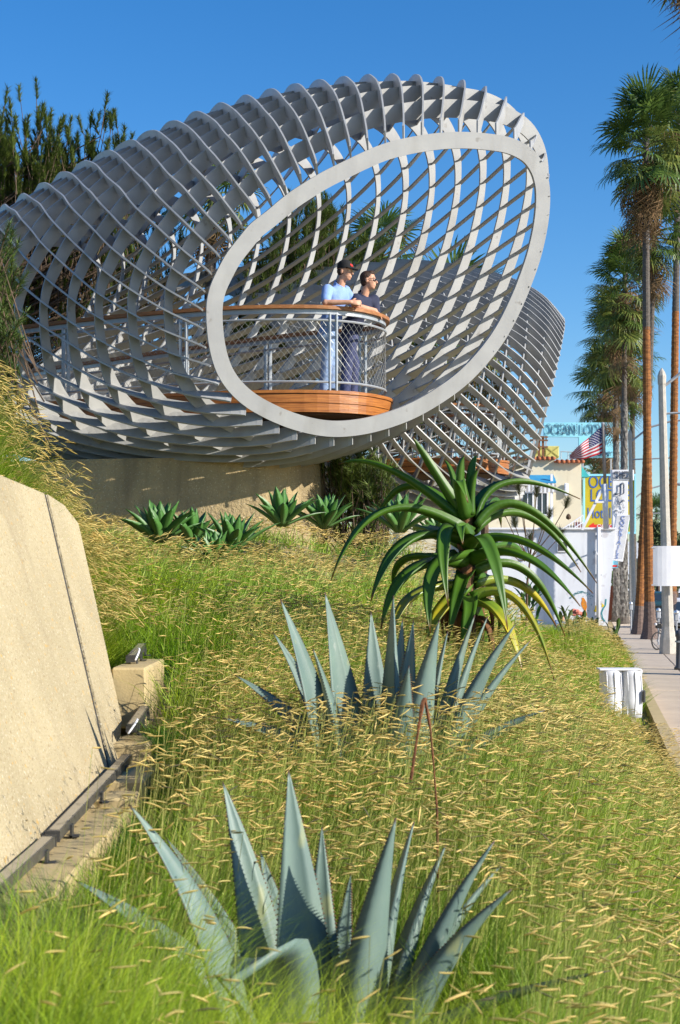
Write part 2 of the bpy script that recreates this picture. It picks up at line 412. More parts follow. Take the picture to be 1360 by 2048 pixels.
def build_shell(G, label, group, SIDE, VIEW):
    n = G.shape[0]
    root = thing('lattice_shell', label, 'shell pavilion', G[0].mean(0), group)
    NO = []; AX = []
    for k in range(n):
        o, a = hoop_normals(G[k]); NO.append(o); AX.append(a)
    NO = np.array(NO)
    DU = np.roll(G, -1, 1) - np.roll(G, 1, 1); DK = np.gradient(G, axis=0); SNm = np.cross(DU, DK); SNm /= np.linalg.norm(SNm, axis=2)[:, :, None]
    SNm *= np.sign((SNm * NO).sum(2))[:, :, None]
    def strip(name, P, N_, B, o1, o2, th, closed):
        o1 = np.broadcast_to(np.asarray(o1, float), (len(P),))[:, None]; o2 = np.broadcast_to(np.asarray(o2, float), (len(P),))[:, None]
        V = np.stack([P + N_ * o1 - B * th / 2, P + N_ * o2 - B * th / 2, P + N_ * o2 + B * th / 2, P + N_ * o1 + B * th / 2], 1).reshape(-1, 3)
        m_ = len(P); fs = []
        for i in range(m_ if closed else m_ - 1):
            j = (i + 1) % m_
            for q in range(4): fs.append((i * 4 + q, j * 4 + q, j * 4 + (q + 1) % 4, i * 4 + (q + 1) % 4))
        if not closed: fs += [(3, 2, 1, 0), tuple((m_ - 1) * 4 + q for q in range(4))]
        mb = MB(); mb.add(V, fs); return mb.build(name, STEEL, root)
    for k in range(n):
        B = np.tile(AX[k], (NM, 1)); up = np.abs(NO[k][:, 2])
        if k == 0: strip('opening_ring', G[0], NO[0], B, -.205, .0, .05, True)
        else: strip('hoop_rib', G[k], NO[k], B, (-.085 - .11 * up) * (1 if k < 8 else .78), .02 + .02 * up, .028, True)
    SUB = 5
    def S(A, kf, jf):
        k = int(math.floor(kf)); k = min(k, n - 2); t = kf - k
        j = int(math.floor(jf)); s = jf - j
        def at_(kk): 
            kk = max(0, min(n - 1, kk)); return A[kk][j % NM] * (1 - s) + A[kk][(j + 1) % NM] * s
        return cr(at_(k - 1), at_(k), at_(k + 1), at_(k + 2), t)
    for f in range(NF):
        P = []; N_ = []
        for i in range((n - 1) * SUB + 1):
            kf = i / SUB; jf = f * 4 + kf * 4 * .92
            P.append(S(G, kf, jf)); nv = S(NO, kf, jf); ax_ = np.array(AX[0]); rr_ = np.array([-ax_[1], ax_[0], 0.0]); rr_ /= np.linalg.norm(rr_); rr_ *= (1 if rr_ @ SIDE > 0 else -1); N_.append((nv @ rr_) * VIEW + np.array([0, 0, math.copysign(abs(nv[2]) ** (3.6 if nv[2] > 0 else 2.3), nv[2])]))
        P = np.array(P); N_ = np.array(N_); N_ /= np.linalg.norm(N_, axis=1)[:, None]
        T = np.gradient(P, axis=0); T /= np.linalg.norm(T, axis=1)[:, None]
        B = np.cross(T, N_); B /= np.linalg.norm(B, axis=1)[:, None]
        P[0] = P[0] + T[0] * .04
        strip('fin', P, N_, B, -.085, .105 + .035 * np.clip(N_[:, 2], 0, 1) ** 2, .021, False)
    return root
G1, C1 = shell_points()
build_shell(G1, 'huge pale grey steel lattice shell with the oval opening, above the aloe', 'steel lattice shells', np.array([1.0, 0, 0]), np.array([.10, .995, 0]))
# second shell: same form turned to face the street
def second_shell():
    th = R(TH[0]); n0 = np.array([math.sin(th), -math.cos(th), 0]); r0 = np.array([math.cos(th), math.sin(th), 0])
    a = R(-5.0); N2 = np.array([math.cos(a), math.sin(a), 0]); R2 = np.array([-N2[1], N2[0], 0])
    c2 = np.array(at(1088, 815, 32.0)); out = []
    for k in range(NH):
        d = G1[k] - C1[0]; dr = d @ r0; dn = d @ n0; dz = d[:, 2]
        cr_ = (C1[k] - C1[0]) @ r0
        dr = dr - cr_ * .75
        dn = dn * .92 + .10 * dz
        zc = dz.mean()
        out.append(c2 + dr[:, None] * R2 * .95 + dn[:, None] * N2 + np.stack([dz * 0, dz * 0, dz * .96], 1))
    return np.array(out)
G2 = second_shell()
build_shell(G2[:15], 'second grey steel lattice shell farther back, seen from its closed side', 'steel lattice shells', np.array([0, 1.0, 0]), np.array([-.72, .70, 0]))
# ------------------------------------------------------------ observation decks
DZ = EYE + 2.385
def resample(P, step, closed=False):
    P = [Vector(p) for p in P]
    q = []; n = len(P)
    for i in range(n - 1):
        a, b, c, d = P[max(0, i - 1)], P[i], P[i + 1], P[min(n - 1, i + 2)]
        for t in range(10):
            t /= 10; q.append(.5 * ((2 * b) + (c - a) * t + (2 * a - 5 * b + 4 * c - d) * t * t + (3 * b - a - 3 * c + d) * t ** 3))
    q.append(P[-1]); out = [q[0]]; acc = 0
    for i in range(1, len(q)):
        acc += (q[i] - q[i - 1]).length
        if acc >= step: out.append(q[i]); acc = 0
    if (out[-1] - q[-1]).length > 1e-3: out.append(q[-1])
    return out
def offs(P, d):
    out = []
    for i in range(len(P)):
        t = P[min(i + 1, len(P) - 1)] - P[max(i - 1, 0)]; t.normalize()
        out.append(P[i] + Vector((t.y, -t.x, 0)) * d)
    return out
def ribbon(mb, P, w_, h_, z, mi=0):
    """rectangular section swept along a plan path; w_ across, h_ high, z its underside"""
    A = offs(P, w_ / 2); B = offs(P, -w_ / 2); vs = []
    for a, b in zip(A, B):
        vs += [(a.x, a.y, z), (a.x, a.y, z + h_), (b.x, b.y, z + h_), (b.x, b.y, z)]
    n = len(P); fs = [(i * 4 + q, i * 4 + (q + 1) % 4, i * 4 + 4 + (q + 1) % 4, i * 4 + 4 + q) for i in range(n - 1) for q in range(4)]
    fs += [(3, 2, 1, 0), tuple((n - 1) * 4 + q for q in range(4))]
    mb.add(vs, fs, mi)
def deck(path, label, posts, mesh_step=.085, fine=True, dz=DZ, label_rail=None):
    root = thing('observation_deck', label, 'deck', (path[8][0], path[8][1], dz), 'timber decks inside the shells')
    P = resample([(*p, 0) for p in path], .09)
    out = offs(P, .09)     # the rim stands outside the rail
    # rim of three board courses, the lowest set in
    for (z0, h_, o_) in ((-.045, .045, .10), (-.165, .115, .085), (-.285, .115, .083)):
        m = MB(); ribbon(m, offs(P, o_), .05, h_ - .004, dz + z0); m.build('rim_board', WOOD, root)
    # floor planks are one sheet of boards
    poly = [(p.x, p.y) for p in offs(P, .06)]
    m = MB(); m.prism([(x, y, dz - .05) for x, y in poly], (0, 0, .045)); m.build('floor', WOODR, root)
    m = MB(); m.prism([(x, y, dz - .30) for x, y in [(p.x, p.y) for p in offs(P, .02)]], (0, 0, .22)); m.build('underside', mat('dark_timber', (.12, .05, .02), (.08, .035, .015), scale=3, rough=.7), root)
    # handrail
    m = MB(); ribbon(m, P, .15, .045, dz + 1.055); m.build('handrail', WOODR, root)
    m = MB(); ribbon(m, P, .05, .06, dz + .993); m.build('rail_flat', STEELD, root)
    Q = offs(P, .025)
    top = [Vector((p.x, p.y, dz + .915)) for p in Q]; bot = [Vector((p.x, p.y, dz + .115)) for p in Q]
    m = MB(); m.tube(top, .016, 6); m.build('top_tube', STEELD, root)
    m = MB(); m.tube(bot, .016, 6); m.build('bottom_tube', STEELD, root)
    s = [0]
    for i in range(1, len(P)): s.append(s[-1] + (P[i] - P[i - 1]).length)
    def pt(d):
        for i in range(1, len(P)):
            if s[i] >= d:
                t = (d - s[i - 1]) / (s[i] - s[i - 1]); return Q[i - 1].lerp(Q[i], t), (P[i] - P[i - 1]).normalized()
        return Q[-1], (P[-1] - P[-2]).normalized()
    for d in posts:
        for e in (-.045, .045):
            c, t = pt(d + e); nrm = Vector((t.y, -t.x, 0))
            m = MB(); m.box((c.x, c.y, dz + .5), (.018, .06, 1.0), Matrix((t, -nrm, Vector((0, 0, 1)))).transposed())
            m.build('post', STEELD, root)
    m = MB(); L = s[-1]; H = .80; nst = int(L / mesh_step)
    for sg in (1, -1):
        for i in range(-10, nst + 10):
            pts = []
            for q in range(5):
                d = i * mesh_step + sg * (q / 4 - .5) * H * .8; 
                if d < 0 or d > L: continue
                c, t = pt(d); pts.append(Vector((c.x, c.y, dz + .115 + H * q / 4)))
            if len(pts) > 1: m.tube(pts, .0019, 3, cap=False)
    o = m.build('wire_mesh', mat('wire_steel', (.36, .36, .33), rough=.4, metal=.3), root); o['kind'] = 'stuff'
    return root, P, s
PATH1 = [(-8.2, 24.1), (-6.5, 22.6), (-4.84, 21.3), (-3.2, 20.25), (-1.63, 19.56), (-.55, 19.4), (.12, 19.58), (.5, 20.05), (.6, 20.55), (.42, 21.1), (-.41, 21.5), (-1.75, 22.5), (-3.5, 24.0), (-6.0, 26.2)]
deck(PATH1, 'round ended timber deck with mesh railing where the two men stand', [1.9, 3.95, 5.7, 7.6, 9.6, 11.7, 13.3, 15.0])
PATH2 = [(-2.2, 31.8), (-.9, 31.2), (.3, 30.7), (1.5, 30.35), (2.35, 30.25), (2.95, 30.5), (3.35, 31.0), (3.38, 31.5), (3.1, 32.0), (2.2, 32.5), (1.2, 32.9), (0, 33.4), (-2, 34.2)]
deck(PATH2, 'second timber deck with mesh railing inside the farther shell', [1.0, 2.6, 4.0, 5.2, 6.8, 8.6], .12, dz=EYE + 2.36)

# concrete base under the first shell
def base_wall():
    path = resample([(-7.2, 22.4, 0), (-5.4, 21.1, 0), (-3.7, 20.3, 0), (-2.2, 20.0, 0), (-1.0, 20.05, 0), (-.42, 20.35, 0), (-.22, 20.8, 0), (-.26, 21.8, 0)], .25)
    m = MB(); n = len(path); inn = offs(path, -1.1); o2 = offs(path, .10); vs = []
    for a, b, c in zip(path, inn, o2):
        vs += [(c.x, c.y, EYE - .6), (a.x, a.y, EYE + 1.56), (b.x, b.y, EYE + 1.56), (b.x, b.y, EYE - .6)]
    fs = [(i * 4 + q, i * 4 + (q + 1) % 4, i * 4 + 4 + (q + 1) % 4, i * 4 + 4 + q) for i in range(n - 1) for q in range(4)] + [(3, 2, 1, 0), tuple((n - 1) * 4 + q for q in range(4))]
    m.add(vs, fs); o = m.build('base_wall', TANB)
    tag(o, 'curved rough tan concrete wall carrying the nearer shell above the meadow', 'wall')
base_wall()

# ------------------------------------------------------------ leaning retaining wall at the left
def wall_pt(px, py, off=0.0):
    dx = (px - CX) / F; dz = (HY - py) / F
    Y = -(1.39 + .36 * 1.2) / (dx + .36 * dz)
    p = Vector((dx * Y, Y, EYE + dz * Y)); return p + Vector((.94, 0, .34)) * off
def wall_plane(Y, z): return Vector((-1.39 - .36 * (z + 1.2), Y, EYE + z))
def retaining_wall():
    root = thing('retaining_wall', 'tall leaning tan concrete retaining wall with one dark joint, at the left', 'wall', (-1.6, 8, EYE - 1.5))
    ext = Vector((-.45, 0, -.06))
    j0 = wall_pt(92, 988); j1 = wall_pt(226, 1565)
    e = [wall_pt(128, 1010), wall_pt(157, 1047), wall_pt(243, 1436), wall_pt(237, 1560)]
    g = .06
    def fy(p, d): return wall_plane(p.y + d, p.z - EYE)
    b1 = wall_plane(e[3].y, -1.6)
    far = [fy(j0, g), e[0], e[1], e[2], e[3], b1, wall_plane(j1.y + g, -1.6), fy(j1, g)]
    near = [wall_plane(2.0, 1.0), wall_plane(6, .9), wall_pt(0, 950), fy(j0, -g), fy(j1, -g), wall_plane(j1.y - g, -1.6), wall_plane(2.0, -1.6)]
    for poly in (far, near):
        m = MB(); m.prism(poly[::-1], ext); o = m.build('wall_panel', TAN, root)
    m = MB(); p = [fy(j0, -g), fy(j0, g), fy(j1, g), wall_plane(j1.y + g, -1.6), wall_plane(j1.y - g, -1.6), fy(j1, -g)]
    m.prism([q + Vector((-.012, 0, -.004)) for q in p][::-1], (-.15, 0, -.02)); m.build('joint_shade_strip', mat('painted_joint_shade', (.035, .032, .03), rough=.9), root)  # near-black strip set in the open joint, its colour standing for the shadow inside
retaining_wall()
FTG = [('small tan concrete footing block farthest along the wall foot', (-1.46, 10.9, -.64), (.24, 1.1, .42)),
       ('tan concrete footing block with a white cable loop on it', (-1.33, 9.75, -1.07), (.24, .5, .3)),
       ('tan concrete footing block under the end of the grey light bar', (-1.27, 9.0, -1.19), (.26, .62, .3)),
       ('small notched concrete footing block with grey brackets', (-1.27, 8.45, -1.235), (.25, .3, .3)),
       ('long tan concrete footing slab nearest the camera, along the wall', (-1.27, 6.1, -1.27), (.27, 4.2, .32))]
for i, (lab, c, d) in enumerate(FTG):
    m = MB(); m.box((c[0], c[1], EYE + c[2] - d[2] / 2), d, bev=.015)
    tag(m.build('footing_block', FOOT), lab, 'footing', 'concrete footings at the wall foot')
def light_bar(a, b, lab):
    a = Vector(a); b = Vector(b); root = thing('light_bar', lab, 'light fixture', a, 'grey strip lights along the wall')
    m = MB(); m.bar(a, b, .062, .045); m.build('housing', FIXT, root)
    m = MB(); m.bar(a + Vector((0, .03, .024)), b + Vector((0, -.03, .024)), .046, .006); m.build('lens', mat('grey_lens', (.30, .26, .20), rough=.2), root)
    d = (b - a).normalized()
    for t in (.12, .5, .9):
        p = a.lerp(b, t); m = MB(); m.box(p + Vector((.036, 0, -.03)), (.012, .05, .06)); m.box(p + Vector((.05, 0, -.056)), (.05, .05, .008)); m.build('bracket', DARKM, root)
    for q, sg in ((a, -1), (b, 1)):
        m = MB(); m.bar(q, q + d * .012 * sg, .068, .052); m.build('end_cap', DARKM, root)
light_bar((-1.335, 9.6, EYE - .98), (-1.35, 10.35, EYE - .93), 'short grey strip light at the far end of the wall foot')
light_bar((-1.33, 6.95, EYE - 1.21), (-1.33, 9.35, EYE - 1.145), 'long grey strip light running along the middle of the wall foot')
light_bar((-1.335, 4.6, EYE - 1.215), (-1.33, 6.85, EYE - 1.215), 'grey strip light nearest the camera, half hidden by grass')
light_bar((-1.50, 10.75, EYE - .60), (-1.52, 11.5, EYE - .55), 'grey strip light on the farthest footing block')
for (a, b, lab) in (((-1.335, 9.45, EYE - 1.0), (-1.34, 9.62, EYE - .96), 'white cable loop joining two grey strip lights'),
                    ((-1.44, 10.55, EYE - .60), (-1.52, 10.8, EYE - .57), 'white cable lying on the farthest footing block')):
    a = Vector(a); b = Vector(b); m = MB(); P = []
    for i in range(9):
        t = i / 8; P.append(a.lerp(b, t) + Vector((.05 * math.sin(t * math.pi), 0, .06 * math.sin(t * math.pi))))
    m.tube(P, .007, 6); tag(m.build('cable', WHITE, smooth=True), lab, 'cable', 'white cables at the wall foot')

# ------------------------------------------------------------ people
SKIN = mat('skin', (.60, .33, .215), (.52, .265, .165), scale=12, rough=.55)
HAIR = mat('dark_hair', (.035, .018, .01), rough=.6)
SHIRT = mat('blue_shirt_cloth', (.25, .38, .70), (.21, .33, .63), scale=9, rough=.85, bump=.4, bscale=14)
NAVY = mat('navy_polo_cloth', (.022, .028, .06), (.03, .035, .07), scale=9, rough=.85, bump=.4, bscale=14)
JEAN = mat('light_denim', (.28, .38, .56), (.20, .29, .46), scale=7, rough=.9, bump=.4, bscale=18)
JEAND = mat('dark_denim', (.045, .055, .12), (.06, .07, .15), scale=7, rough=.9, bump=.4, bscale=18)
def remesh(o, vox, sm=6, fac=.6):
    r_ = o.modifiers.new('remesh', 'REMESH'); r_.mode = 'VOXEL'; r_.voxel_size = vox; r_.use_smooth_shade = True
    s_ = o.modifiers.new('smooth', 'SMOOTH'); s_.iterations = sm; s_.factor = fac
    return o
def limb(m, pts, rad, n=10):
    P = []; Rr = []
    for i in range(len(pts) - 1):
        for t in (0, .25, .5, .75):
            P.append(Vector(pts[i]).lerp(Vector(pts[i + 1]), t)); Rr.append(rad[i] * (1 - t) + rad[i + 1] * t)
    P.append(Vector(pts[-1])); Rr.append(rad[-1]); m.tube(P, Rr, n)
    for p, r_ in zip(pts, rad): m.ell(p, (r_, r_, r_), 10, 7)
def hand(m, wr, d, palm, side, curl=.5, s=1.0, spread=.10):
    """palm and five fingers; d = pointing direction, palm = palm normal, side = towards the thumb"""
    d = Vector(d).normalized(); palm = Vector(palm); palm = (palm - d * palm.dot(d)).normalized(); side = Vector(side)
    side = (side - d * side.dot(d) - palm * side.dot(palm)).normalized()
    c = Vector(wr) + d * .05 * s
    M = Matrix((d, side, palm)).transposed()
    m.ell(c, (.055 * s, .042 * s, .019 * s), 10, 7, M)
    for i, (o_, L) in enumerate(((.030, .072), (.010, .082), (-.011, .076), (-.030, .060))):
        b = Vector(wr) + d * .085 * s + side * o_ * s; a = curl * (.8 + .1 * i); pts = [b]; cur = Vector(b); an = a * .4
        for q in range(3):
            dd = (d * math.cos(an) + palm * math.sin(an) + side * spread * (o_ / .03)).normalized(); cur = cur + dd * L * s * (.45, .32, .25)[q]; pts.append(cur.copy()); an += a
        m.tube([Vector(wr) + d * .05 * s + side * o_ * .8 * s] + pts, [.011 * s, .0105 * s, .0095 * s, .0085 * s, .007 * s], 6)
    b = Vector(wr) + d * .03 * s + side * .03 * s; p1 = b + (side * .7 + d * .6 + palm * .2).normalized() * .038 * s; p2 = p1 + (d * .9 + palm * .4 + side * .15).normalized() * .03 * s
    m.tube([Vector(wr) + d * .015 * s, b, p1, p2], [.013 * s, .013 * s, .011 * s, .008 * s], 6)
def head(mb, c, fw, up=(0, 0, 1), s=1.0):
    """skull, jaw, nose, ears, brow on one surface; fw = where the face looks"""
    fw = Vector(fw).normalized(); up = Vector(up); up = (up - fw * up.dot(fw)).normalized(); sd = fw.cross(up)
    M = Matrix((fw, sd, up)).transposed(); c = Vector(c)
    def q(x, y, z): return c + M @ (Vector((x, y, z)) * s)
    mb.ell(q(-.008, 0, .03), (.098 * s, .076 * s, .092 * s), 14, 9, M)
    mb.ell(q(.03, 0, -.035), (.062 * s, .060 * s, .082 * s), 12, 8, M)
    mb.ell(q(.055, 0, -.095), (.030 * s, .034 * s, .026 * s), 10, 6, M)
    mb.tube([q(.086, 0, .018), q(.106, 0, -.018), q(.118, 0, -.034), q(.090, 0, -.040)], [.011 * s, .013 * s, .016 * s, .010 * s], 7)
    mb.ell(q(.078, 0, .028), (.018 * s, .055 * s, .012 * s), 10, 6, M)
    for e in (-1, 1):
        mb.ell(q(-.012, e * .078, -.012), (.022 * s, .011 * s, .034 * s), 8, 6, M)
        mb.ell(q(.060, e * .040, -.03), (.022 * s, .018 * s, .02 * s), 8, 5, M)
    mb.ell(q(.088, 0, -.064), (.012 * s, .026 * s, .007 * s), 8, 5, M); mb.ell(q(.086, 0, -.076), (.012 * s, .022 * s, .007 * s), 8, 5, M)
    return M, q
def person(label, J, look, shirt, trousers, hair, group=None, s=1.0, hands=True, hz=1.0):
    """J: joints in world space"""
    root = thing('person', label, 'person', J['base'], group)
    m = MB(); V = Vector
    hipc = (V(J['hipL']) + V(J['hipR'])) / 2; neck = V(J['neck']); hd = V(J['head'])
    chest = hipc.lerp(neck, .68); belly = hipc.lerp(neck, .28)
    across = (V(J['shR']) - V(J['shL'])); aw = across.normalized()
    axis = (neck - hipc).normalized(); fwd = aw.cross(axis)
    if fwd.dot(V(look)) < 0: fwd = -fwd
    TM = Matrix((aw, fwd, axis)).transposed()
    def torso(mb, e):
        mb.ell(hipc, (.165 + e, .115 + e, .13 + e), 14, 8, TM); mb.ell(belly, (.16 + e, .125 + e, .17 + e), 14, 8, TM)
        mb.ell(chest, (.185 + e, .12 + e, .20 + e), 14, 8, TM); mb.ell(hipc.lerp(neck, .86), (.16 + e, .085 + e, .085 + e), 12, 7, TM)
    torso(m, -.012)
    limb(m, [neck - axis * .04, neck + (hd - neck) * .35, hd - Vector((0, 0, .03))], [.062, .056, .054])
    M, q = head(m, hd, look, s=1.02)
    for sd in 'LR':
        limb(m, [J['sh' + sd], J['el' + sd], J['wr' + sd]], [.056, .043, .030])
        limb(m, [J['hip' + sd], J['kn' + sd], J['an' + sd]], [.082, .056, .042])
        m.ell(V(J['an' + sd]) + V(look) * .07 - V((0, 0, .035)), (.13, .045, .035), 8, 6, Matrix((V(look).normalized(), V((-look[1], look[0], 0)).normalized(), V((0, 0, 1)))).transposed())
        if hands: hand(m, J['wr' + sd], *J['hand' + sd])
    remesh(m.build('body', SKIN, root), .0085, 4, .5)
    # shirt
    m = MB(); torso(m, .012)
    for sd in 'LR':
        a = V(J['sh' + sd]); b = V(J['el' + sd])
        limb(m, [chest.lerp(a, .75), a, a.lerp(b, .80)], [.085, .080, .070])
    remesh(m.build('shirt', shirt, root), .014, 5)
    m = MB()      # collar: two flaps standing round the neck
    cc = neck + (hd - neck) * .12
    for e in (-1, 1):
        pts = []
        for i in range(6):
            a = R(-25 + 34 * i) * e; pts.append(cc + aw * .075 * math.sin(a) * 1.0 - fwd * .07 * math.cos(a) + axis * (.025 - .012 * i))
        for i in range(5):
            a0, a1 = pts[i], pts[i + 1]; o_ = (a0 - cc).normalized() * .02; o1_ = (a1 - cc).normalized() * .02
            m.add([a0, a1, a1 + o1_ - axis * .045, a0 + o_ - axis * .04, a0 + o_ * .4, a1 + o1_ * .4, a1 + o1_ * 1.5 - axis * .045, a0 + o_ * 1.5 - axis * .04],
                  [(0, 1, 2, 3), (4, 7, 6, 5), (0, 4, 5, 1), (3, 2, 6, 7), (0, 3, 7, 4), (1, 5, 6, 2)])
    m.build('collar', shirt, root)
    m = MB()      # trousers
    m.ell(hipc - axis * .02, (.178, .13, .135), 14, 8, TM)
    for sd in 'LR':
        an = V(J['an' + sd]); limb(m, [J['hip' + sd], J['kn' + sd], an + V((0, 0, -.015))], [.105, .082, .074])
    remesh(m.build('trousers', trousers, root), .014, 5)
    for sd in 'LR':
        m = MB(); an = V(J['an' + sd]); lk = V((look[0], look[1], 0)).normalized(); SM = Matrix((lk, V((-lk.y, lk.x, 0)), V((0, 0, 1)))).transposed()
        m.ell(an + lk * .07 - V((0, 0, .045)), (.145, .052, .045), 10, 6, SM); m.box(an + lk * .07 - V((0, 0, .085)), (.27, .09, .025), SM, bev=.01)
        m.build('shoe', BLACK, root, smooth=True)
    hs = MB()
    if hair == 'cap':
        prof = [(.0, .115), (.04, .112), (.075, .095), (.098, .06), (.104, .02), (.104, -.005)]
        rings = []
        vs = []
        for (r_, z) in prof[::-1]:
            for j in range(16):
                a = 2 * math.pi * j / 16; vs.append(q(-.006 + r_ * 1.02 * math.cos(a), r_ * .82 * math.sin(a), z + .035))
        hs.add(vs, [(i * 16 + j, i * 16 + (j + 1) % 16, (i + 1) * 16 + (j + 1) % 16, (i + 1) * 16 + j) for i in range(5) for j in range(16)])
        vs = []
        for i in range(9):
            a = R(-62 + 124 * i / 8); x = math.cos(a); y = math.sin(a)
            vs += [q(.085 * x + .005, .085 * y, .045), q(.185 * x ** .6 - .0, .088 * y, .026), q(.185 * x ** .6, .088 * y, .019), q(.085 * x + .005, .085 * y, .037)]
        hs.add(vs, [(i * 4 + a, i * 4 + 4 + a, i * 4 + 4 + (a + 1) % 4, i * 4 + (a + 1) % 4) for i in range(8) for a in range(4)])
        cap = hs.build('cap', mat('black_cap_cloth', (.012, .012, .014), rough=.85), root, smooth=True)
        m = MB(); 
        vs = [q(.100, y, z) if abs(y) < .03 else q(.094, y, z) for z in (.062, .092) for y in (-.036, -.012, .012, .036)]
        vs = [v + M @ Vector((.004 - (.012 if i >= 4 else 0), 0, 0)) for i, v in enumerate(vs)]
        m.add(vs, [(i, i + 1, i + 5, i + 4) for i in range(3)]); m.build('emblem', mat('red_patch', (.75, .03, .02), rough=.7), cap)
        hb = MB(); hb.ell(q(-.03, 0, .0), (.082, .081, .065), 12, 7, M); hb.build('hair', HAIR, root, smooth=True)
    elif hair == 'short':
        hs.ell(q(-.022, 0, .042), (.100, .083, .092), 14, 9, M); hs.ell(q(-.05, 0, -.01), (.062, .079, .075), 12, 7, M); hs.ell(q(.035, 0, .098), (.055, .06, .035), 10, 6, M)
        remesh(hs.build('hair', mat('brown_hair', (.05, .022, .010), (.03, .014, .008), scale=40, rough=.6, bump=.6, bscale=80), root), .009, 3)
        g = MB()
        for e in (-1, 1):
            P = [q(.100, e * .014, .003), q(.104, e * .03, .012), q(.096, e * .058, .010), q(.092, e * .060, -.012), q(.102, e * .034, -.020), q(.106, e * .016, -.012)]
            g.prism(P, M @ Vector((.003, 0, 0))); g.tube([q(.092, e * .060, .006), q(.03, e * .082, .008), q(-.01, e * .084, .0)], .0035, 5)
        g.tube([q(.104, -.014, .004), q(.108, 0, .008), q(.104, .014, .004)], .003, 5)
        g.build('glasses', mat('black_plastic', (.01, .01, .012), rough=.25), root)
    elif hair in ('white hat', 'blue hat'):
        hs.lathe([(.17, .035), (.165, .045), (.105, .055), (.10, .10), (.07, .15), (.0, .155)], q(0, 0, 0) - Vector((0, 0, .0)), 16)
        hs.build('hat', WHITE if hair == 'white hat' else mat('blue_cloth', (.10, .22, .45), (.3, .4, .6), scale=30, rough=.8), root, smooth=True)
    # eyes
    em = MB()
    for e in (-1, 1): em.ell(q(.074, e * .032, .006), (.012, .012, .010), 8, 5, M)
    em.build('eyes', mat('eye_white', (.7, .68, .65), rough=.3), root, smooth=True)
    return root
def men():
    V = Vector; fz = DZ; rail = DZ + 1.11
    def P(px, py, Y): return at(px, py, Y)
    # first man: stands behind the front of the curve, chest turned to the right
    J = dict(base=(-.14, 19.92, fz), hipL=P(652, 668, 20.0), hipR=P(660, 668, 19.86), neck=P(681, 569, 19.83), head=P(690, 543, 19.80),
             shL=P(690, 582, 20.06), shR=P(655, 580, 19.66), elR=P(651, 612, 19.44), elL=P(708, 610, 19.95), wrR=P(701, 608, 19.40), wrL=P(706, 610, 19.56),
             knL=(-.10, 20.02, fz + .50), knR=(-.17, 19.86, fz + .50), anL=(-.11, 20.04, fz + .085), anR=(-.20, 19.86, fz + .085))
    for k_ in ('wrR', 'elR', 'wrL', 'elL'): J[k_] = V((J[k_].x, J[k_].y, max(J[k_].z, rail + .035)))
    J['handR'] = ((1, .12, -.05), (0, .9, -.2), (.2, -.1, 1), .55); J['handL'] = ((.9, -.55, .05), (0, -.8, -.5), (.2, .3, 1), .75)
    person('man in light blue shirt and black cap leaning on the curved rail', J, (.90, -.42, -.06), SHIRT, JEAN, 'cap')
    J = dict(base=(.2, 20.3, fz), hipL=P(692, 676, 20.45), hipR=P(703, 676, 20.2), neck=P(729, 590, 20.22), head=P(737, 561, 20.18),
             shL=P(748, 600, 20.44), shR=P(712, 598, 20.02), elR=P(716, 612, 19.72), elL=P(752, 612, 20.35), wrR=P(751, 612, 20.02), wrL=P(757, 612, 20.30),
             knL=(.19, 20.42, fz + .50), knR=(.10, 20.18, fz + .50), anL=(.17, 20.44, fz + .085), anR=(.07, 20.16, fz + .085))
    for k_ in ('wrR', 'elR', 'wrL', 'elL'): J[k_] = V((J[k_].x, J[k_].y, rail + .035))
    J['handR'] = ((.7, .05, -.75), (-.6, .2, -.5), (.1, -1, .2), .35); J['handL'] = ((.75, .1, -.6), (-.6, 0, -.6), (0, -1, 0), .5)
    person('man in dark navy polo and glasses with hands hanging over the rail', J, (.985, -.16, .02), NAVY, JEAND, 'short')
men()
def stander(x, Y, zf, hair, lab, shirt):
    b = Vector((x, Y, zf)); H = lambda dx, dy, z: (b.x + dx, b.y + dy, b.z + z)
    J = dict(base=b, hipL=H(.1, 0, .90), hipR=H(-.1, 0, .9), neck=H(0, 0, 1.43), head=H(0, -.02, 1.57), shL=H(.19, 0, 1.38), shR=H(-.19, 0, 1.38), elL=H(.23, .02, 1.1), elR=H(-.23, .02, 1.1),
             wrL=H(.22, -.08, .86), wrR=H(-.22, -.08, .86), knL=H(.1, -.02, .5), knR=H(-.1, -.02, .5), anL=H(.1, 0, .085), anR=H(-.1, 0, .085),
             handL=((0, -.2, -1), (-1, 0, 0), (0, -1, 0), .4), handR=((0, -.2, -1), (1, 0, 0), (0, -1, 0), .4))
    person(lab, J, (-.3, -.95, 0), shirt, JEAND, hair)
# ------------------------------------------------------------ buildings at the end of the garden
STUC = mat('cream_stucco', (.74, .65, .47), (.68, .60, .43), scale=.8, rough=.9, streak=((.5, .42, .28), .56, .5, (2, 2, .25)), bump=.4, bscale=25, speck=[((.58, .49, .33), 1.3, .64)])
LILAC = mat('pale_stucco', (.72, .74, .78), (.66, .67, .72), scale=.7, rough=.9, streak=((.42, .42, .44), .55, .5, (2, 2, .25)), bump=.3, bscale=30, speck=[((.55, .54, .57), 1.7, .66)])
TILE = mat('clay_tile', (.46, .15, .06), (.34, .10, .045), scale=3, rough=.8, bump=.3, bscale=12)
SKYB = mat('sky_blue_paint', (.27, .68, .84), (.31, .70, .85), scale=2, rough=.5)
YEL = mat('mustard_paint', (.50, .40, .02), (.45, .36, .02), scale=2, rough=.55)
BLUEP = mat('blue_letter_paint', (.04, .12, .42), rough=.5)
REDP = mat('red_letter_paint', (.62, .03, .02), rough=.5)
NEON = mat('unlit_neon_tube', (.03, .05, .10), rough=.25)
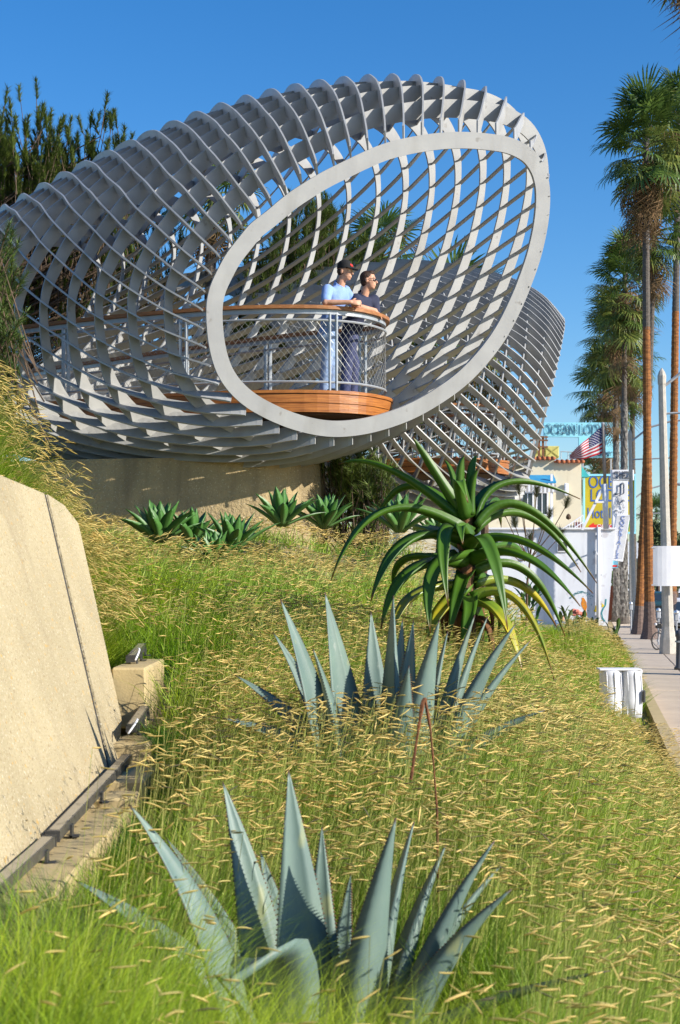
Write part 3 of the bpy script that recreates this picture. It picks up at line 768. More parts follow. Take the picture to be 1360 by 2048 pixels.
GREYT = mat('grey_paint', (.42, .43, .45), (.36, .37, .39), scale=6, rough=.5)
def rel(px0, py0, px1, py1, Y):
    a = at(px0, py1, Y); b = at(px1, py0, Y); return a, b
def wallbox(m, px0, py0, px1, py1, Y, dep, mi=0, bev=0.0):
    a, b = rel(px0, py0, px1, py1, Y); m.box(((a.x + b.x) / 2, Y + dep / 2, (a.z + b.z) / 2), (b.x - a.x, dep, b.z - a.z), mi=mi, bev=bev)
def cream_building():
    Y = 90.0; r_ = thing('hotel_building', 'cream stucco building with red clay tile coping and blue awning', 'building', (at(1100, 1150, Y).x, Y, 0))
    m = MB()
    a = at(800, 918, Y); b = at(1108, 918, Y); c = at(1163, 924, Y)
    m.box(((a.x + b.x) / 2, Y + 6, b.z / 2), (b.x - a.x, 12, b.z)); m.build('wall', STUC, r_)
    m = MB(); m.box(((b.x + c.x) / 2, Y + 6.03, c.z / 2), (c.x - b.x - .004, 12, c.z)); m.build('wall', STUC, r_)
    x = a.x - .1; k = 0; tm = MB()
    tm.tube([(0, -.34, -.06), (0, .34, .05)], [.12, .10], 8); tms = tm.mesh('roof_tile', TILE, True)
    while x < c.x + .1:
        z = (b.z if x < b.x else c.z) + .06 + rnd.uniform(-.015, .015)
        o = bpy.data.objects.new('roof_tile', tms); COL.objects.link(o); o.parent = r_; o.matrix_parent_inverse = parent_inv(r_)
        o.location = (x, Y - .02, z); x += .29
    m = MB(); m.box(((a.x + b.x) / 2, Y + .1, b.z + .0), (b.x - a.x, .5, .12)); m.box(((b.x + c.x) / 2, Y + .1, c.z + .012), (c.x - b.x, .5, .12)); m.build('coping', TILE, r_)
    # awning with striped valance, windows in the shade below it
    A, B = rel(1036, 950, 1107, 972, Y); m = MB()
    m.prism([(A.x, Y - .02, B.z), (A.x, Y - 1.1, B.z - .45), (A.x, Y - 1.1, B.z - .55), (A.x, Y - .02, B.z - .55)], (B.x - A.x, 0, 0)); aw = m.build('awning', mat('blue_canvas', (.02, .24, .50), (.03, .30, .56), scale=2, rough=.7), r_)
    n = 18; dx = (B.x - A.x) / n; grey = mat('grey_stripe', (.35, .33, .31), rough=.8)
    for i in range(n):
        m = MB(); m.box((A.x + (i + .5) * dx, Y - 1.1, B.z - .82 - (.05 if i % 2 else 0)), (dx * .96, .02, .5)); m.build('valance_strip', grey if i % 2 else WHITE, aw)
    m = MB(); wallbox(m, 1101, 948, 1106, 1048, Y - 1.05, .12); m.build('awning_post', WHITE, r_)
    def win(px0, py0, px1, py1):
        m = MB(); A, B = rel(px0, py0, px1, py1, Y); w_ = MB()
        for (c, d) in ((((A.x + B.x) / 2, Y - .03, A.z), (B.x - A.x + .1, .08, .09)), (((A.x + B.x) / 2, Y - .03, B.z), (B.x - A.x + .1, .08, .09)), ((A.x, Y - .03, (A.z + B.z) / 2), (.09, .08, B.z - A.z - .1)), ((B.x, Y - .03, (A.z + B.z) / 2), (.09, .08, B.z - A.z - .1)), (((A.x + B.x) / 2, Y - .025, (A.z + B.z) / 2), (.05, .05, B.z - A.z - .1))): w_.box(c, d)
        f = w_.build('window', WHITE, r_); m.box(((A.x + B.x) / 2, Y - .008, (A.z + B.z) / 2), (B.x - A.x, .02, B.z - A.z)); m.build('pane', GLASS, f)
    win(1044, 985, 1066, 1030); win(1073, 985, 1095, 1030); win(880, 940, 905, 985); win(830, 940, 855, 985); win(960, 960, 985, 1000)
    # wall lamp
    m = MB(); wallbox(m, 1129, 966, 1137, 992, Y - .22, .2, bev=.05); m.build('wall_lamp', WHITE, r_)
    # outside stair rail going up to the right
    m = MB()
    for dy in (0, 14):
        m.tube([at(1128, 1056 + dy, Y - 1.0), at(1166, 1030 + dy, Y - 1.0)], .035, 6)
    for i in range(8):
        t = i / 7; p = at(1128 + 38 * t, 1056 - 26 * t, Y - 1.0); m.tube([p, p - Vector((0, 0, 1.0))], .022, 5)
    m.build('stair_rail', WHITE, r_)
    m = MB(); wallbox(m, 1150, 1044, 1164, 1060, Y - .6, .5, bev=.03); m.build('electric_box', mat('dark_red_box', (.16, .05, .05), rough=.6), r_)
    m = MB(); wallbox(m, 1163.5, 930, 1164.5, 1058, Y + .3, .06); A = at(1164, 925, Y)
    m2 = MB(); m2.prism([(A.x + .01, Y + .2, A.z - .2), (A.x + .5, Y + .2, A.z - .85), (A.x + .01, Y + .2, A.z - .85)], (0, 1.2, 0)); m2.build('side_hood', mat('teal_paint', (.05, .42, .45), rough=.6), r_)
cream_building()
def roof_clutter():
    Y = 96.0
    r_ = thing('timber_frame', 'rough brown timber frame standing behind the cream parapet', 'timber frame', at(1078, 912, Y))
    for px in (1068, 1078, 1086):
        m = MB(); m.bar(at(px, 930, Y), at(px, 866 + abs(px - 1078), Y), .14, .14); m.build('upright', mat('old_timber', (.22, .10, .05), (.15, .07, .03), scale=6, rough=.9), r_)
    for py in (873, 880, 893):
        m = MB(); m.bar(at(1060, py, Y - .12), at(1096, py + 1, Y - .12), .06, .10); m.build('rail', MATS['old_timber'], r_)
    for (p0, p1, lab, py0) in ((1091, 1118, 'pale yellow box with cross seams on the hotel roof', 892), (1067, 1086, 'narrow pale yellow box behind the timber frame', 894)):
        b = thing('roof_box', lab, 'roof box', at((p0 + p1) / 2, 912, 97), 'pale yellow boxes on the hotel roof')
        m = MB(); wallbox(m, p0, py0, p1, 916, 97, .9, bev=.03); m.build('case', mat('pale_yellow_sheet', (.62, .56, .18), (.55, .5, .16), scale=3, rough=.6), b)
        m = MB(); m.bar(at(p0, py0 + 1, 96.97), at(p1, 914, 96.97), .02, .05); m.bar(at(p1, py0 + 1, 96.95), at(p0, 914, 96.95), .02, .05); m.build('seam', mat('yellow_seam', (.4, .36, .1), rough=.6), b)
    r_ = thing('roof_railing', 'thin grey railing on the hotel roof beside the flag', 'railing', at(1135, 915, 94))
    m = MB(); m.tube([at(1121, 903, 94), at(1163, 905, 94)], .03, 5); m.build('rail', GREYT, r_)
    for px in (1122, 1136, 1150, 1162):
        m = MB(); m.tube([at(px, 904, 94), at(px, 922, 94)], .025, 5); m.build('post', GREYT, r_)
roof_clutter()
def neon_text(parent, body, cx_, cy_, Y, hpx, wpx, m=None, th=.02, double=True):
    """outline tubing of letters standing just off the sign face"""
    o = text('neon_lettering', body, 1.0, (0, 0, 0), FACE, m or NEON, parent, extrude=.008)
    bpy.context.view_layer.update(); d = o.dimensions
    W = wpx / F * Y; H = hpx / F * Y
    o.data.fill_mode = 'NONE'; o.data.extrude = 0; o.data.bevel_depth = th / max(H / max(d.y, .1), .1) * .8; o.data.bevel_resolution = 1
    o.matrix_basis = Matrix.Translation(at(cx_, cy_, Y)) @ FACE.to_4x4() @ Matrix.Diagonal((W / max(d.x, .01), H / max(d.y, .01), 1, 1))
    return to_mesh(o)
def paint_text(parent, body, cx_, cy_, Y, hpx, wpx, m, name='lettering', bold=.0, M3=FACE):
    o = text(name, body, 1.0, (0, 0, 0), M3, m, parent, extrude=.006)
    bpy.context.view_layer.update(); d = o.dimensions
    W = wpx / F * Y; H = hpx / F * Y; sx, sy = W / max(d.x, .01), H / max(d.y, .01)
    o.data.offset = bold
    o.matrix_basis = Matrix.Translation(at(cx_, cy_, Y)) @ M3.to_4x4() @ Matrix.Diagonal((sx, sy, 1, 1))
    return to_mesh(o)
def signs():
    # roof sign: sky blue gantry
    Y = 101.0; r_ = thing('roof_sign', 'sky blue rooftop OCEAN LODGE sign with unlit neon letters', 'sign', at(1160, 915, Y))
    m = MB(); P = [at(1088, 845, Y), at(1228, 845, Y), at(1228, 915, Y), at(1158, 915, Y), at(1158, 874, Y), at(1088, 873, Y)]
    m.prism(P, (0, .35, 0)); m.build('panel', SKYB, r_)
    neon_text(r_, 'OCEAN LODGE', 1157, 859, Y - .08, 20, 134, th=.02)
    neon_text(r_, 'VACANCY', 1203, 908, Y - .08, 8, 42, th=.015)
    neon_text(r_, 'TV', 1212, 887, Y - .08, 14, 12, th=.015)
    for px in (1092, 1166, 1222):
        m = MB(); m.bar(at(px, 845 if px > 1150 else 872, Y + .25), at(px, 960, Y + .25), .10, .10); m.build('support', GREYT, r_)
    # mustard sign
    Y = 92.0; r_ = thing('hotel_sign', 'mustard yellow OCEAN LODGE Hotel sign with pale blue frame and red arrow', 'sign', at(1219, 1066, Y))
    m = MB(); wallbox(m, 1170, 952, 1269, 1065, Y, .22); m.build('panel', YEL, r_)
    for q in ((1167, 948, 1272, 952), (1167, 1063.5, 1272, 1067.5), (1167, 952, 1170, 1063.5), (1269, 952, 1272, 1063.5)):
        m = MB(); wallbox(m, *q, Y - .06, .34); m.build('frame', SKYB, r_)
    paint_text(r_, 'OCEAN', 1221, 965, Y - .02, 25, 86, BLUEP, bold=.0); paint_text(r_, 'LODGE', 1221, 992, Y - .02, 25, 80, BLUEP, bold=.0)
    paint_text(r_, 'Hotel', 1198, 1027, Y - .02, 21, 46, BLUEP, bold=.0)
    m = MB(); wallbox(m, 1191, 1049, 1250, 1059, Y - .012, .02); m.build('red_band', REDP, r_)
    paint_text(r_, 'OFFICE', 1213, 1053, Y - .03, 7.5, 38, WHITE, bold=.0)
    m = MB(); m.prism([at(1177, 1052, Y - .02), at(1188, 1045, Y - .02), at(1188, 1049, Y - .02), at(1196, 1049, Y - .02), at(1196, 1056, Y - .02), at(1188, 1056, Y - .02), at(1188, 1060, Y - .02)], (0, .02, 0)); m.build('arrow', REDP, r_)
    m = MB()
    for i in range(4):
        a = R(20 + 40 * i); c = at(1260, 1040, Y - .02); m.prism([c, c + Vector((.22 * math.cos(a), 0, .22 * math.sin(a))), c + Vector((.6 * math.cos(a + .2), 0, .6 * math.sin(a + .2))), c + Vector((.22 * math.cos(a + .5), 0, .22 * math.sin(a + .5)))], (0, .012, 0))
    m.bar(at(1260, 1040, Y - .015), at(1256, 1062, Y - .015), .015, .07); m.build('palm_motif', mat('sign_green', (.05, .25, .06), rough=.6), r_)
    for px in (1174, 1264):
        m = MB(); m.tube([at(px, 1066, Y + .2), (at(px, 1066, Y + .2).x, Y + .2, 0)], .09, 8); m.build('post', GREYT, r_)
    # vertical restaurant sign
    Y = 83.0; r_ = thing('restaurant_sign', 'tall white CHEZ JAY sign with a leaning COCKTAILS blade', 'sign', at(1243, 1060, Y))
    m = MB(); wallbox(m, 1223.5, 939.5, 1268, 961, Y, .4, bev=.03); m.build('top_box', WHITE, r_)
    m = MB(); wallbox(m, 1225, 961.5, 1256, 1062, Y + .03, .3, bev=.02); m.build('panel', WHITE, r_)
    neon_text(r_, 'CHEZ', 1245, 950, Y - .06, 13, 36, th=.018)
    for t_, py, h_ in (('J', 977, 22), ('A', 1005, 25), ('Y', 1035, 26)): neon_text(r_, t_, 1240 + (4 if t_ == 'J' else 0), py, Y - .05, h_, 17, th=.016)
    m = MB()
    for (px, py) in ((1246, 966), (1234, 985), (1247, 1000), (1233, 1020)): m.tube([at(px, py, Y + .02), at(px + 1, py + 2, Y - .1)], .05, 6)
    m.build('neon_housing', GREYT, r_)
    a = R(9); Bm = Matrix.Rotation(-a, 3, 'Y') if False else Matrix.Rotation(a, 3, 'Y')
    c = at(1239, 1075, Y - .5); W, H = 27 / F * Y, 94 / F * Y
    m = MB(); m.box(c, (W, .2, H), Bm, bev=.02); bl = m.build('cocktail_blade', WHITE, r_)
    m = MB()
    for i in range(36):
        z = -H * .47 + i * H * .94 / 35; m.bar(c + Bm @ Vector((-W * .44, -.105, max(-H * .48, z - .10))), c + Bm @ Vector((W * .44, -.105, min(H * .48, z + .10))), .01, .022)
    m.build('hatching', mat('hatch_grey', (.45, .46, .50), rough=.6), bl)
    for i, ch in enumerate('COCKTAILS'):
        p = c + Bm @ Vector((0, -.125, H * (.41 - .103 * i)))
        to_mesh(text('letter', ch, .34, p, Bm @ FACE, mat('cocktail_letter_blue', (.18, .26, .55), rough=.6), bl, extrude=.01))
    # small blue wall sign below
    r_ = thing('wall_sign', 'small pale blue sign with red lettering beside the brown fence', 'sign', at(1229, 1130, 86))
    m = MB(); wallbox(m, 1224, 1120, 1236, 1136, 86, .1); m.build('panel', SKYB, r_)
    m = MB(); wallbox(m, 1225.5, 1130, 1234.5, 1134, 85.97, .02); m.build('red_band', REDP, r_)
signs()
def chez():
    Y = 82.0; r_ = thing('restaurant_building', 'low pale lilac white building with painted sea creatures on its wall', 'building', at(1130, 1250, Y))
    m = MB(); g = EYE - (1262 - HY) / F * Y
    P = [at(960, 1057, Y), at(1231, 1057, Y), at(1214, 1262, Y), at(960, 1262, Y)]
    P = [Vector(p) for p in P]; m.prism(P, (.5, 14, 0)); m.build('wall', LILAC, r_)
    m = MB(); a = at(960, 1057, Y - .05); b = at(1232, 1057, Y - .05); m.bar(a, b, .2, .10); m.build('coping', WHITE, r_)
    m = MB(); m.tube([at(1197, 1054, Y - .17), at(1196, 1262, Y - .17)], .10, 10); pipe = m.build('drain_pipe', WHITE, r_, smooth=True)
    m = MB()
    for py in (1072, 1150, 1232): m.box(at(1197, py, Y - .12), (.32, .14, .08))
    m.build('clamp', GREYT, pipe)
    v = MB(); 
    for q in ((1114, 1082, 1136, 1084), (1114, 1102, 1136, 1104), (1114, 1084, 1116, 1102), (1134, 1084, 1136, 1102)): wallbox(v, *q, Y - .08, .09)
    vf = v.build('wall_vent', WHITE, r_)
    for i in range(6):
        m = MB(); wallbox(m, 1116.3, 1084.6 + i * 2.9, 1133.7, 1087 + i * 2.9, Y - .05 - .002 * i, .04); m.build('slat', DARKM, vf)
    m = MB(); p = at(1188, 1105, Y); m.tube([p, p + Vector((0, -.35, .12)), p + Vector((0, -.55, .05))], .04, 6); m.lathe([(.05, .0), (.13, -.18), (.0, -.17)], p + Vector((0, -.55, .06)), 10); m.build('wall_lamp', GREYT, r_)
    # mural, flat paint
    YM = Y - .012
    def flat(name, pts, m_):
        m = MB(); m.prism([at(px, py, YM) for px, py in pts], (0, .008, 0)); m.build(name, m_, r_)
    OR = mat('orange_mural_paint', (.72, .26, .02), (.6, .2, .02), scale=4, rough=.8); YP = mat('yellow_mural_paint', (.75, .55, .03), rough=.8); TL = mat('teal_mural_paint', (.03, .24, .27), rough=.8)
    def stroke(name, pts, w_, m_):
        m = MB()
        for i in range(len(pts) - 1):
            a, b = at(*pts[i], YM), at(*pts[i + 1], YM); a.y -= .002 * i; b.y -= .002 * i; m.bar(a, b, .006, w_)
        m.build(name, m_, r_)
    flat('seahorse_body', [(1164, 1200), (1163, 1196), (1167, 1195), (1170, 1199), (1173, 1205), (1174, 1214), (1172, 1222), (1170, 1226), (1168, 1220), (1164, 1214), (1162, 1207)], OR)
    stroke('seahorse_tail', [(1171, 1222), (1173, 1228), (1172, 1232), (1168, 1234), (1164, 1233), (1162, 1230)], .06, OR)
    flat('yellow_fish', [(1187, 1222), (1190, 1218), (1191, 1211), (1195, 1213), (1199, 1214), (1199, 1223), (1195, 1224), (1190, 1224)], YP)
    flat('yellow_fish', [(1203, 1206), (1207, 1209), (1211, 1213), (1207, 1214), (1203, 1214), (1204, 1210)], YP)
    stroke('seaweed_line', [(1212, 1198), (1211, 1210), (1206, 1218), (1203, 1226), (1205, 1236), (1210, 1243)], .07, TL)
    m = MB()
    for i in range(70):
        t = i / 70; px = 1140 + 46 * t + rnd.uniform(-1.5, 1.5); py = 1196 - 12 * math.sin(t * 3) + rnd.uniform(-2, 2) + (rnd.random() < .4 and t > .55) * rnd.uniform(0, 34)
        m.box(at(px, py, YM - .003), (.05, .006, .025), Matrix.Rotation(rnd.uniform(-1, 1), 3, 'Y'))
    m.build('bubble_trail', TL, r_)
chez()
def fence_door():
    Y = 90; r_ = thing('fence', 'reddish brown board fence with a brass knob beside the pavement', 'fence', at(1230, 1240, Y))
    for i in range(9):
        m = MB(); wallbox(m, 1211 + i * 3.8, 1172, 1214.5 + i * 3.8, 1240, Y, .06); m.build('board', mat('red_brown_board', (.17, .045, .018), (.12, .03, .012), scale=3, rough=.6, stretch=(4, 4, .6)), r_)
    m = MB(); m.ell(at(1235, 1217, Y - .07), (.07, .07, .07)); m.build('knob', mat('brass', (.7, .5, .15), rough=.25, metal=1), r_, smooth=True)
fence_door()
def flag():
    Y = 80.5; r_ = thing('flagpole', 'grey flagpole with white sleeve and slanting brace above the low building', 'flagpole', at(1208, 1056, Y))
    m = MB(); m.tube([at(1206, 849, Y), at(1210, 970, Y)], .09, 8); m.build('pole', mat('brown_grey_pole', (.28, .24, .21), (.22, .19, .17), scale=8, rough=.6), r_, smooth=True)
    m = MB(); m.ell(at(1206, 847.5, Y), (.11, .11, .09)); m.build('finial', GREYT, r_)
    m = MB(); m.tube([at(1209.5, 968, Y), at(1212, 1058, Y)], .15, 10); m.build('sleeve', WHITE, r_, smooth=True)
    m = MB(); m.bar(at(1206, 975, Y), at(1164, 1060, Y), .1, .14); m.bar(at(1190, 1004, Y - .08), at(1210, 1004, Y - .08), .08, .1); m.build('brace', WHITE, r_)
    f = thing('flag', 'stars and stripes flag blowing left from its pole', 'flag', at(1204, 853, Y))
    def S(s, t):
        a = at(1204.5, 853 + 53 * t, Y); b = at(1140, 909 + 8 * t, Y)
        p = a.lerp(b, s); sag = at(0, 0, Y).z - at(0, 7 * math.sin(s * math.pi) * (t - .25), Y).z
        p.z -= sag; p.y = Y + .22 * math.sin(s * 7 + t * 2.0) * s + .12 * math.sin(s * 15 + 1) * s; p.z += .04 * math.sin(s * 11 + t * 5) * s
        return p
    red = mat('flag_red', (.55, .02, .04), rough=.8, transl=.25); wht = mat('flag_white', (.75, .75, .78), rough=.8, transl=.25); nav = mat('flag_navy', (.03, .03, .17), rough=.8, transl=.25)
    def patch(name, s0, s1, t0, t1, m_, n=14, k=3, off=0.0):
        m = MB(); vs = []
        for i in range(n + 1):
            for j in range(k + 1): 
                p = S(s0 + (s1 - s0) * i / n, t0 + (t1 - t0) * j / k); vs.append(p + Vector((0, off, 0)))
        m.add(vs, [(i * (k + 1) + j, i * (k + 1) + j + 1, (i + 1) * (k + 1) + j + 1, (i + 1) * (k + 1) + j) for i in range(n) for j in range(k)])
        o = m.build(name, m_, f, smooth=True); so_ = o.modifiers.new('solid', 'SOLIDIFY'); so_.thickness = .012; so_.offset = 0; return o
    for i in range(13): patch('stripe', .42 if i < 7 else 0, 1, i / 13, (i + 1) / 13, red if i % 2 == 0 else wht, 16, 1)
    can = patch('canton', 0, .42, 0, 7 / 13, nav, 8, 6)
    m = MB()
    for r2 in range(9):
        for c_ in range(6 if r2 % 2 == 0 else 5):
            s = .42 * (.08 + .167 * (c_ + (.5 if r2 % 2 else 0))); t = 7 / 13 * (.1 + .1 * r2); c = S(s, t) + Vector((0, -.02, 0)); pts = []
            for q in range(10):
                a = math.pi / 2 + q * math.pi / 5; rr = .04 if q % 2 == 0 else .017; pts.append(c + Vector((rr * math.cos(a), 0, rr * math.sin(a))))
            m.prism(pts, (0, .01, 0))
    m.build('stars', wht, can)['kind'] = 'stuff'
flag()

# ------------------------------------------------------------ street furniture
LAMPC = mat('lamp_concrete', (.52, .47, .40), (.42, .39, .33), scale=6, rough=.85, bump=.3, bscale=70, speck=[((.25, .24, .22), 60, .62), ((.6, .58, .54), 70, .62)])
def street_lamp(base, top_px, Y, Hm, r0, r1, lab, arm=True, lean=0.0, br=1.0):
    b = Vector(base); r_ = thing('street_lamp', lab, 'street lamp', b, 'concrete street lamps along the kerb')
    t = b + Vector((lean, 0, Hm)); m = MB(); n = 8
    m.tube([b + Vector((0, 0, .0)), b + Vector((0, 0, .5))], [r0 * 1.5, r0 * 1.4], n); m.tube([b + Vector((0, 0, .5)), b + Vector((0, 0, .95)), b.lerp(t, .5), t], [r0 * 1.4, r0, (r0 + r1) / 2, r1], n)
    m.build('pole', LAMPC, r_)
    m = MB(); m.lathe([(r1 * 1.15, -.3), (r1 * 1.2, 0), (r1 * .8, .16), (.0, .30)], t, 8); m.build('pole_cap', LAMPC, r_)
    if arm:
        m = MB(); pts = [t + Vector((.1, 0, -.35)), t + SN * 1.0 + Vector((0, 0, .35)), t + SN * 2.2 + Vector((0, 0, .68)), t + SN * 3.2 + Vector((0, 0, .74))]
        m.tube(pts, .06 * br, 6); m.tube([t + Vector((0, 0, -.75 * br - .6)), t + SN * 2.4 + Vector((0, 0, -.72 * br - .55))], .04 * br, 5); m.build('arm', GREYT, r_)
        m = MB(); hd = t + SN * 3.5 + Vector((0, 0, .72)); m.ell(hd, (.48, .18, .12), 10, 6, Matrix((SN, SD, Vector((0, 0, 1)))).transposed()); m.build('lamp_head', GREYT, r_, smooth=True)
    return r_
L1 = at(1336, 1307, 53.5); L1.z = .0
street_lamp(L1, 0, 53.5, 9.9, .21, .13, 'grey concrete street lamp nearest the camera, carrying a white board', lean=-.22)
L2 = at(1268, 1258, 80); L2.z = 0
street_lamp(L2, 0, 80, 10.3, .125, .10, 'concrete street lamp behind the brown palm trunks', lean=-.22)
L3 = at(1262, 1235, 105); L3.z = 0
street_lamp(L3, 0, 105, 8.4, .15, .10, 'slim far street lamp with a low lamp head beside the palm trunks')
def banner():
    Y = 53.2; r_ = thing('sign_board', 'big blank white board strapped to the nearest lamp post', 'sign board', at(1335, 1130, Y))
    m = MB(); vs = []
    for i in range(9):
        px = 1306 + 72 * i / 8; bow = .12 * (abs(i - 3.4) / 4) ** 2
        for py in (1092, 1172): vs += [at(px, py, Y - .35 + bow), at(px, py, Y - .32 + bow)]
    m.add(vs, [(i * 4 + a, i * 4 + 4 + a, i * 4 + 4 + b, i * 4 + b) for i in range(8) for a, b in ((0, 2), (2, 3), (3, 1), (1, 0))] + [(0, 2, 3, 1), (32, 33, 35, 34)])
    m.build('sheet', WHITE, r_)
    for py in (1095, 1170):
        m = MB(); m.bar(at(1303, py, Y - .28), at(1380, py, Y - .28), .03, .05); m.build('strap', GREYT, r_)
banner()
def wheel(parent, c, r_, tn, dr=SD):
    M = Matrix((dr, Vector((0, 0, 1)), Vector((dr.y, -dr.x, 0)))).transposed(); m = MB(); n = 28; vs = []; k = 6
    for i in range(n):
        a = 2 * math.pi * i / n
        for j in range(k):
            b = 2 * math.pi * j / k; rr = r_ - tn + tn * math.cos(b); vs.append(Vector(c) + M @ Vector((rr * math.cos(a), rr * math.sin(a), tn * math.sin(b))))
    fs = [(i * k + j, ((i + 1) % n) * k + j, ((i + 1) % n) * k + (j + 1) % k, i * k + (j + 1) % k) for i in range(n) for j in range(k)]
    root = bpy.data.objects.new('wheel', None); COL.objects.link(root); root.parent = parent; root.matrix_parent_inverse = parent_inv(parent)
    m.add(vs, fs); m.build('tyre', BLACK, root, smooth=True); return root, M
def bike():
    b = at(1315, 1300, 56); b.z = 0
    r_ = thing('bicycle', 'black bicycle leaning beside the nearest lamp post', 'bicycle', b)
    f = b + Vector((0, 0, .34)); axn = (SD * .72 + SN * .69).normalized(); ax = axn * 1.03; BN = Vector((axn.y, -axn.x, 0)); re = f + ax
    for c in (f, re):
        w_, M = wheel(r_, c, .34, .026, axn); m = MB()
        for i in range(14):
            a = 2 * math.pi * i / 14; m.tube([c, c + M @ Vector((.31 * math.cos(a), .31 * math.sin(a), 0))], .003, 3, cap=False)
        m.tube([c - BN * .04, c + BN * .04], .025, 6); m.build('spokes', GREYT, w_)
    bb = f.lerp(re, .55) - Vector((0, 0, .06)); seat = f.lerp(re, .68) + Vector((0, 0, .48)); headt = f + axn * .16 + Vector((0, 0, .52)); m = MB()
    for a, c in ((bb, seat), (headt, seat - Vector((0, 0, .05))), (headt - Vector((0, 0, .12)), bb), (bb, re), (seat - Vector((0, 0, .08)), re), (headt + Vector((0, 0, .1)), f)): m.tube([a, c], .018, 6)
    m.build('frame', DARKM, r_)
    m = MB(); m.ell(seat + Vector((0, 0, .05)), (.13, .07, .035), 10, 6); m.build('saddle', BLACK, r_, smooth=True)
    h = headt + Vector((0, 0, .16)); m = MB(); m.tube([h - BN * .28 + axn * .1, h - BN * .12, h, h + BN * .12, h + BN * .28 + axn * .1], .014, 6); m.build('handlebar', DARKM, r_)
    m = MB(); m.box(h + Vector((0, 0, -.12)) - axn * .1, (.22, .16, .18), bev=.02); m.build('basket', BLACK, r_)
    m = MB(); m.ell(f + Vector((0, 0, .62)) - axn * .1, (.05, .05, .05)); m.build('headlight', WHITE, r_)
bike()
def meter(px, py, Y, lab):
    b = at(px, py, Y); b.z = 0; r_ = thing('parking_meter', lab, 'parking meter', b, 'parking meters along the kerb')
    m = MB(); m.tube([b, b + Vector((0, 0, 1.05))], .035, 8); m.build('pole', GREYT, r_)
    m = MB(); m.box(b + Vector((0, 0, 1.2)), (.17, .12, .28), bev=.03); m.build('housing', GREYT, r_)
    m = MB(); m.lathe([(.09, 0), (.095, .05), (.07, .12), (0, .15)], b + Vector((0, 0, 1.34)), 10); m.build('dome', mat('bright_metal', (.8, .8, .8), rough=.2, metal=.6), r_, smooth=True)
meter(1353, 1296, 56.5, 'grey parking meter right beside the nearest lamp post')
meter(1262, 1262, 74, 'grey parking meter between the grey and the brown palm trunks')
meter(1317, 1290, 60, 'grey parking meter half hidden behind the bicycle')
def bollard():
    b = at(1359, 1338, 44.5); b.z = 0; r_ = thing('bollard', 'dark grey post with round top at the right edge of the pavement', 'bollard', b)
    m = MB(); m.lathe([(.16, 0), (.16, .06), (.11, .1), (.10, .95), (.13, .98), (.13, 1.08), (.09, 1.16), (0, 1.18)], b, 12); m.build('post', mat('dark_grey_paint', (.09, .09, .10), rough=.5), r_, smooth=True)
    m = MB(); m.lathe([(.135, 0), (.135, .05)], b + Vector((0, 0, .8)), 12); m.build('band', GREYT, r_)
bollard()
def car(Yl, off, paint, lab, s=1.0):
    c = st(Yl, off, -.13); r_ = thing('parked_car', lab, 'car', c, 'cars parked along the kerb')
    M = Matrix((SN, SD, Vector((0, 0, 1)))).transposed()
    def q(x, y, z): return c + M @ Vector((x, y, z))
    def loft(name, secs, m_, parent=r_):
        m = MB(); vs = []; n = len(secs[0][1])
        for y, pr in secs: vs += [q(x, y, z) for x, z in pr]
        fs = [(i * n + j, i * n + (j + 1) % n, (i + 1) * n + (j + 1) % n, (i + 1) * n + j) for i in range(len(secs) - 1) for j in range(n)] + [tuple(range(n))[::-1], tuple((len(secs) - 1) * n + j for j in range(n))]
        m.add(vs, fs); o = m.build(name, m_, parent, smooth=False); return o
    def pr(w_, z0, z1, c_=.12): return [(-w_, z0 + c_), (-w_ + c_, z0), (w_ - c_, z0), (w_, z0 + c_), (w_, z1 - c_), (w_ - c_, z1), (-w_ + c_, z1), (-w_, z1 - c_)]
    loft('body', [(-2.3, pr(.80, .42, .80)), (-2.15, pr(.90, .30, .98)), (-1.2, pr(.94, .28, 1.06)), (1.9, pr(.94, .28, 1.10)), (2.25, pr(.88, .35, 1.02))], paint)
    loft('roof', [(-.55, pr(.74, 1.50, 1.62, .05)), (-.2, pr(.76, 1.54, 1.70, .06)), (1.7, pr(.76, 1.52, 1.70, .06)), (2.0, pr(.72, 1.46, 1.60, .05))], paint)
    loft('window', [(-1.15, pr(.84, 1.04, 1.10, .02)), (-.5, pr(.755, 1.05, 1.56, .05)), (1.85, pr(.755, 1.06, 1.56, .05)), (2.15, pr(.82, 1.05, 1.12, .02))], GLASS)
    for x in (-1, 1):
        m = MB(); m.box(q(x * .66, -2.27, .76), (.34, .10, .16), M, bev=.03); m.build('headlight', WHITE, r_)
        m = MB(); m.box(q(x * 1.0, -.75, 1.12), (.16, .10, .14), M, bev=.03); m.build('mirror', paint, r_)
        for y in (-1.4, 1.35):
            w_, WM = wheel(r_, q(x * .86, y, .33), .33, .09); m = MB()
            m.lathe([(.0, .06), (.21, .05), (.22, -.05), (0, -.06)], q(x * .86, y, .33), 14, M=WM); m.build('rim', GREYT, w_)
    m = MB(); m.box(q(0, -2.28, .60), (.9, .06, .2), M, bev=.02); m.build('grille', BLACK, r_)
    m = MB(); m.box(q(0, -2.30, .42), (1.5, .1, .12), M, bev=.03); m.build('bumper', DARKM, r_)
car(80, 3.85, mat('white_car_paint', (.75, .75, .76), rough=.25, spec=.6), 'white parked car beyond the nearest lamp post')
car(112, 3.8, mat('dark_blue_car_paint', (.03, .08, .10), rough=.25, spec=.6), 'dark teal parked car farther down the street')
car(92, 9.8, mat('silver_car_paint', (.5, .5, .52), rough=.3, metal=.5), 'silver car on the road at the right edge of the photo')
